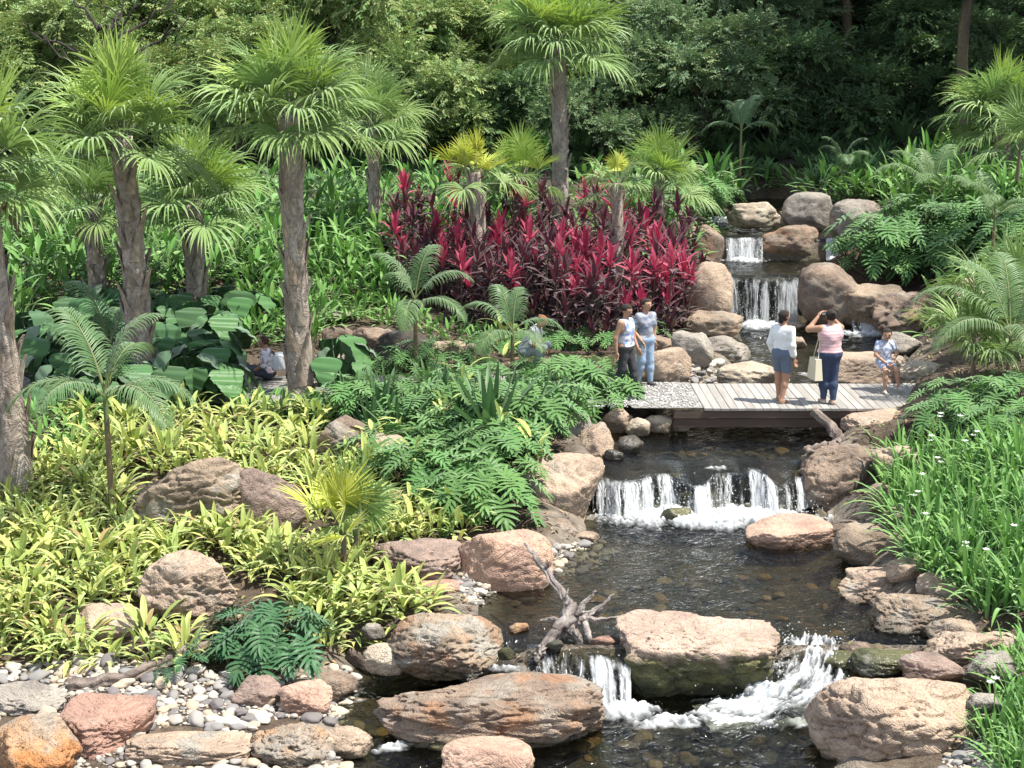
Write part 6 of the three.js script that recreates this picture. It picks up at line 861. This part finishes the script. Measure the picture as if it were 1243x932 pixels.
person({ label: 'woman in white blouse and denim shorts standing on the boardwalk', at: W1, h: 1.60, turn: 2.35, skin: [0.40, 0.22, 0.14], hairLow: -0.9, bun: [0, -0.55, -0.62, 0.55, 0.6, 0.35], headTurn: -0.35,
  j: { knL: [0.06, 0.285, 0.03], anL: [0.065, 0.045, 0.06], anR: [-0.05, 0.045, -0.05], elL: [0.14, 0.635, -0.03], wrL: [0.12, 0.5, 0.03] },
  dress: ({ J, S, torso, hips, arm, leg, foot, cloth, h }) => { cloth('blouse', [...torso, ...hips, ...['L', 'R'].map((n) => arm(n)[0]), ...['L', 'R'].map((n) => [J['el' + n], J['el' + n].clone().lerp(J['wr' + n], 0.7), 0.028 * h, 0.025 * h])], 0.011, (p) => Math.max(J.hip.y - 0.05 - p.y, p.y - J.neck.y + 0.035), [0.78, 0.78, 0.76]); cloth('shorts', [...hips, leg('L')[0], leg('R')[0]], 0.014, (p) => Math.max(p.y - J.waist.y + 0.03, J.knL.y + 0.07 - p.y), [0.12, 0.15, 0.21]); cloth('sandals', [...foot('L'), ...foot('R')], 0.006, (p) => p.y - 0.03, [0.28, 0.2, 0.13]); } });
const W2 = atLevel(1004, 490, 0);
person({ label: 'woman in pink sleeveless top and blue jeans raising a camera on the boardwalk', at: W2, h: 1.63, turn: 3.35, fat: 1.16, skin: [0.36, 0.2, 0.125], hairLow: -0.45, bun: [0, 0.55, -0.95, 0.34, 0.3, 0.3],
  j: { elL: [0.2, 0.78, 0.1], wrL: [0.09, 0.9, 0.13], elR: [-0.17, 0.78, 0.13], wrR: [-0.06, 0.9, 0.15], anL: [0.03, 0.045, 0.03], knL: [0.045, 0.285, 0.02], anR: [-0.045, 0.045, -0.04] }, hand: { L: [-0.5, 0.6, 0.3], R: [0.5, 0.6, 0.3] },
  dress: ({ T, J, S, torso, hips, leg, foot, cloth, h, tone }) => {
    cloth('pink_top', [...torso, ...hips], 0.014, (p) => Math.max(J.hip.y + 0.03 - p.y, p.y - J.neck.y + 0.02), (q) => (Math.sin(q.y * 120) > 0.55 ? [0.5, 0.3, 0.32] : [0.66, 0.44, 0.46]));
    cloth('jeans', [...hips, ...leg('L'), ...leg('R')], 0.011, (p) => Math.max(p.y - J.waist.y + 0.02, 0.08 - p.y), [0.032, 0.052, 0.105]); cloth('shoes', [...foot('L'), ...foot('R')], 0.008, (p) => p.y - 0.07, [0.45, 0.36, 0.3]);
    const b = new GB(), c = [0.62, 0.58, 0.42], top = [[-0.13, -0.05], [0.13, -0.05], [0.13, 0.05], [-0.13, 0.05]], bot = [[-0.17, -0.07], [0.17, -0.07], [0.17, 0.07], [-0.17, 0.07]], y1 = 0.8, y0 = 0.44, cx = 0.24, cz = 0.02; for (const [x, z] of bot) b.v(cx + z, y0, cz + x, c); for (const [x, z] of top) b.v(cx + z, y1, cz + x, c); for (let i = 0; i < 4; i++) b.q(i, (i + 1) % 4, 4 + (i + 1) % 4, 4 + i); b.q(3, 2, 1, 0); b.q(4, 5, 6, 7);
    const bag = tag(mesh('tote_bag', b.geo(true), M.cloth), 'cream tote bag hanging from the shoulder of the woman in pink', 'bag'); const s = new GB(); s.tube([V3(cx, y1 - 0.02, cz - 0.1), V3(0.19, 1.15, -0.02), V3(0.16, 1.37, 0.0)], [0.01, 0.01, 0.01], 5, () => c, false); s.tube([V3(cx, y1 - 0.02, cz + 0.1), V3(0.19, 1.15, 0.04), V3(0.16, 1.37, 0.0)], [0.01, 0.01, 0.01], 5, () => c, false); mesh('strap', s.geo(), M.cloth, bag); bag.position.copy(T.position); bag.rotation.y = T.rotation.y;
    const cg = new GB(); cg.tube([V3(-0.06, 0, 0), V3(0.06, 0, 0)], [0.035, 0.035], 4, () => [0.02, 0.02, 0.022]); cg.tube([V3(0, 0, 0.02), V3(0, 0, 0.07)], [0.025, 0.025], 10, () => [0.02, 0.02, 0.022]); const cm = tag(mesh('camera', cg.geo(true), M.stem), 'small black camera held up by the woman in pink', 'camera'); cm.position.copy(V3(0.02, 1.5, 0.22).applyAxisAngle(V3(0, 1, 0), 3.35)).add(T.position); cm.rotation.y = 3.35;
  } });
const GS = atDist(1074, 447, 24.75);
person({ label: 'little girl with bare legs sitting on the smooth tan boulder', at: V3(GS.x, -0.02, -24.8), h: 1.28, turn: 0.15, bigHead: 1.2, skin: [0.42, 0.24, 0.155], hairLow: -0.2, headTurn: -0.3, headDown: 0.15, bun: [0, 0.6, -0.75, 0.3, 0.3, 0.3],
  j: { head: [0, 0.80, 0.03], neck: [0, 0.725, 0.0], chest: [0, 0.6, 0], waist: [0, 0.5, -0.01], hip: [0, 0.42, -0.02], shL: [0.1, 0.67, 0], shR: [-0.1, 0.67, 0], elL: [0.15, 0.52, 0.04], elR: [-0.15, 0.52, 0.04], wrL: [0.04, 0.42, 0.15], wrR: [-0.04, 0.42, 0.15], hjL: [0.05, 0.41, 0], hjR: [-0.05, 0.41, 0], knL: [0.09, 0.33, 0.22], knR: [-0.07, 0.32, 0.22], anL: [0.12, 0.11, 0.24], anR: [-0.08, 0.06, 0.24] },
  dress: ({ J, torso, hips, arm, leg, foot, cloth, h }) => { cloth('top', [...torso, ...hips, ...['L', 'R'].map((n) => [J['sh' + n], J['sh' + n].clone().lerp(J['el' + n], 0.5), 0.036 * h, 0.034 * h])], 0.012, (p) => Math.max(p.y - J.neck.y + 0.02, J.hip.y - 0.03 - p.y), (q) => (fbm(q.x * 22, q.y * 22, q.z * 22, 2) > 0.05 ? [0.30, 0.36, 0.55] : [0.66, 0.68, 0.74])); cloth('shorts', [...hips, ...['L', 'R'].map((n) => [J['hj' + n], J['hj' + n].clone().lerp(J['kn' + n], 0.6), 0.058 * h, 0.046 * h])], 0.01, (p) => p.y - J.waist.y, [0.34, 0.4, 0.55]); cloth('sandals', [...foot('L'), ...foot('R')], 0.006, null, [0.5, 0.44, 0.4]); } });
person({ label: 'young man in pale tank top and dark trousers walking on the gravel path', at: atLevel(758, 478, 0), h: 1.60, turn: 0.95, skin: [0.36, 0.2, 0.125], hairLow: 0.05, headDown: 0.25, j: { knL: [0.055, 0.29, 0.07], anL: [0.055, 0.05, 0.12], knR: [-0.055, 0.285, 0.0], anR: [-0.055, 0.06, -0.1], elR: [-0.145, 0.635, -0.04], wrR: [-0.15, 0.49, -0.02], elL: [0.15, 0.63, 0.0], wrL: [0.13, 0.5, 0.08] },
  dress: ({ J, torso, hips, leg, foot, cloth }) => { cloth('tank_top', [...torso, ...hips], 0.016, (p) => Math.max(p.y - J.neck.y + 0.03, J.hip.y - 0.07 - p.y, Math.abs(p.x) - 0.15), (q) => (fbm(q.x * 9, q.y * 9, q.z * 9, 3) > 0.06 ? [0.22, 0.3, 0.52] : [0.62, 0.62, 0.68])); cloth('trousers', [...hips, ...leg('L'), ...leg('R')], 0.016, (p) => Math.max(p.y - J.hip.y - 0.02, 0.09 - p.y), [0.035, 0.035, 0.04]); cloth('shoes', [...foot('L'), ...foot('R')], 0.012, (p) => p.y - 0.14, [0.1, 0.1, 0.1]); } });
person({ label: 'young man in grey shirt and light blue jeans beside the cordylines', at: atLevel(782, 467, 0), h: 1.58, turn: 0.5, skin: [0.42, 0.235, 0.15], hairLow: 0.1, headTurn: 0.2, j: { elR: [-0.15, 0.64, -0.02], wrR: [-0.1, 0.53, 0.07], elL: [0.15, 0.64, -0.05], wrL: [0.14, 0.5, -0.02], anR: [-0.06, 0.045, -0.04], anL: [0.045, 0.045, 0.05], knL: [0.05, 0.285, 0.03] },
  dress: ({ J, torso, hips, arm, leg, foot, cloth, h }) => { cloth('shirt', [...torso, ...hips, ...['L', 'R'].map((n) => [J['sh' + n], J['sh' + n].clone().lerp(J['el' + n], 0.7), 0.03 * h, 0.031 * h])], 0.008, (p) => Math.max(p.y - J.neck.y + 0.02, J.hip.y - 0.02 - p.y), (q) => (fbm(q.x * 6, q.y * 11, q.z * 6, 3) > 0.05 ? [0.17, 0.2, 0.27] : [0.31, 0.33, 0.37])); cloth('jeans', [...hips, ...leg('L'), ...leg('R')], 0.014, (p) => Math.max(p.y - J.hip.y - 0.03, 0.07 - p.y), [0.26, 0.34, 0.46]); cloth('shoes', [...foot('L'), ...foot('R')], 0.012, (p) => p.y - 0.085, [0.05, 0.05, 0.055]); } });
const sitJ = { head: [0, 0.62, 0.02], neck: [0, 0.55, 0], chest: [0, 0.42, -0.01], waist: [0, 0.32, -0.02], hip: [0, 0.235, -0.03], shL: [0.105, 0.49, 0], shR: [-0.105, 0.49, 0], elL: [0.14, 0.34, 0.03], elR: [-0.14, 0.34, 0.03], wrL: [0.08, 0.26, 0.15], wrR: [-0.08, 0.26, 0.15], hjL: [0.05, 0.22, 0], hjR: [-0.05, 0.22, 0], knL: [0.07, 0.27, 0.23], knR: [-0.07, 0.27, 0.23], anL: [0.07, 0.045, 0.22], anR: [-0.07, 0.045, 0.22] };
{ // seated visitor half hidden by the tall palm
  const p = atDist(324, 470, 25.6); p.y = -0.18; const st = rock(338, 492, 46, 30, { tone: 'grey', dist: 25.4, free: true }, 'low grey stone under the seated visitor');
  person({ label: 'visitor in pale patterned shirt sitting behind the tall straight palm', at: p, h: 1.45, turn: -1.45, j: sitJ, hairLow: -0.35, skin: [0.36, 0.19, 0.11], hair: [0.06, 0.03, 0.02], dress: ({ T, J, torso, hips, arm, leg, foot, cloth }) => { cloth('shirt', [...torso, ...hips, ...arm('L').slice(0, 1), ...arm('R').slice(0, 1)], 0.016, (q) => Math.max(q.y - J.neck.y + 0.02, J.hip.y - q.y), (q) => (fbm(q.x * 14, q.y * 14, q.z * 14, 2) > 0.08 ? [0.34, 0.2, 0.24] : [0.72, 0.7, 0.74])); cloth('trousers', [...hips, ...leg('L'), ...leg('R')], 0.014, (q) => Math.max(q.y - J.waist.y, 0.07 - q.y), [0.06, 0.06, 0.08]); cloth('shoes', [...foot('L'), ...foot('R')], 0.012, (q) => q.y - 0.09, [0.1, 0.1, 0.1]);
    const b = new GB(); b.tube([V3(0, 0.0, 0), V3(0, 0.05, 0), V3(0, 0.26, 0), V3(0, 0.32, 0)], [0.12, 0.16, 0.15, 0.08], 12, () => [0.75, 0.75, 0.76]); const bag = tag(mesh('backpack', b.geo(), M.cloth), 'white backpack with black straps worn by the seated visitor', 'bag'); const s = new GB(); for (const k of [-1, 1]) s.tube([V3(k * 0.06, 0.3, 0.06), V3(k * 0.07, 0.36, 0.16), V3(k * 0.07, 0.22, 0.25)], [0.014, 0.014, 0.014], 5, () => [0.02, 0.02, 0.02], false); mesh('strap', s.geo(), M.cloth, bag); bag.position.copy(V3(0, 0.36, -0.24).applyAxisAngle(V3(0, 1, 0), -1.45)).add(T.position); bag.rotation.y = -1.45; } });
}
{ const p = atDist(644, 432, 26.6); p.y = 0.0; person({ label: 'visitor in striped white shirt crouching behind the small feather palm', at: p, h: 1.6, turn: 1.3, j: { ...sitJ, head: [0, 0.58, 0.14], neck: [0, 0.53, 0.09], chest: [0, 0.42, 0.05], shL: [0.105, 0.48, 0.06], shR: [-0.105, 0.48, 0.06], hip: [0, 0.22, -0.05], anL: [0.07, 0.045, 0.05], anR: [-0.07, 0.045, 0.05], knL: [0.09, 0.28, 0.18], knR: [-0.09, 0.28, 0.18] }, headDown: 0.5, hairLow: 0, skin: [0.45, 0.22, 0.12], hair: [0.2, 0.09, 0.04], dress: ({ J, torso, hips, arm, leg, foot, cloth }) => { cloth('shirt', [...torso, ...hips, ...arm('L').slice(0, 1), ...arm('R').slice(0, 1)], 0.018, (q) => Math.max(q.y - J.neck.y + 0.0, J.hip.y - q.y - 0.02), (q) => (Math.sin(q.x * 90 + q.y * 40) > 0.3 ? [0.3, 0.33, 0.38] : [0.75, 0.76, 0.78])); cloth('trousers', [...hips, ...leg('L'), ...leg('R')], 0.014, (q) => Math.max(q.y - J.waist.y, 0.07 - q.y), [0.3, 0.32, 0.36]); cloth('shoes', [...foot('L'), ...foot('R')], 0.012, (q) => q.y - 0.09, [0.2, 0.2, 0.2]); } }); }
renderer.render(scene, camera);
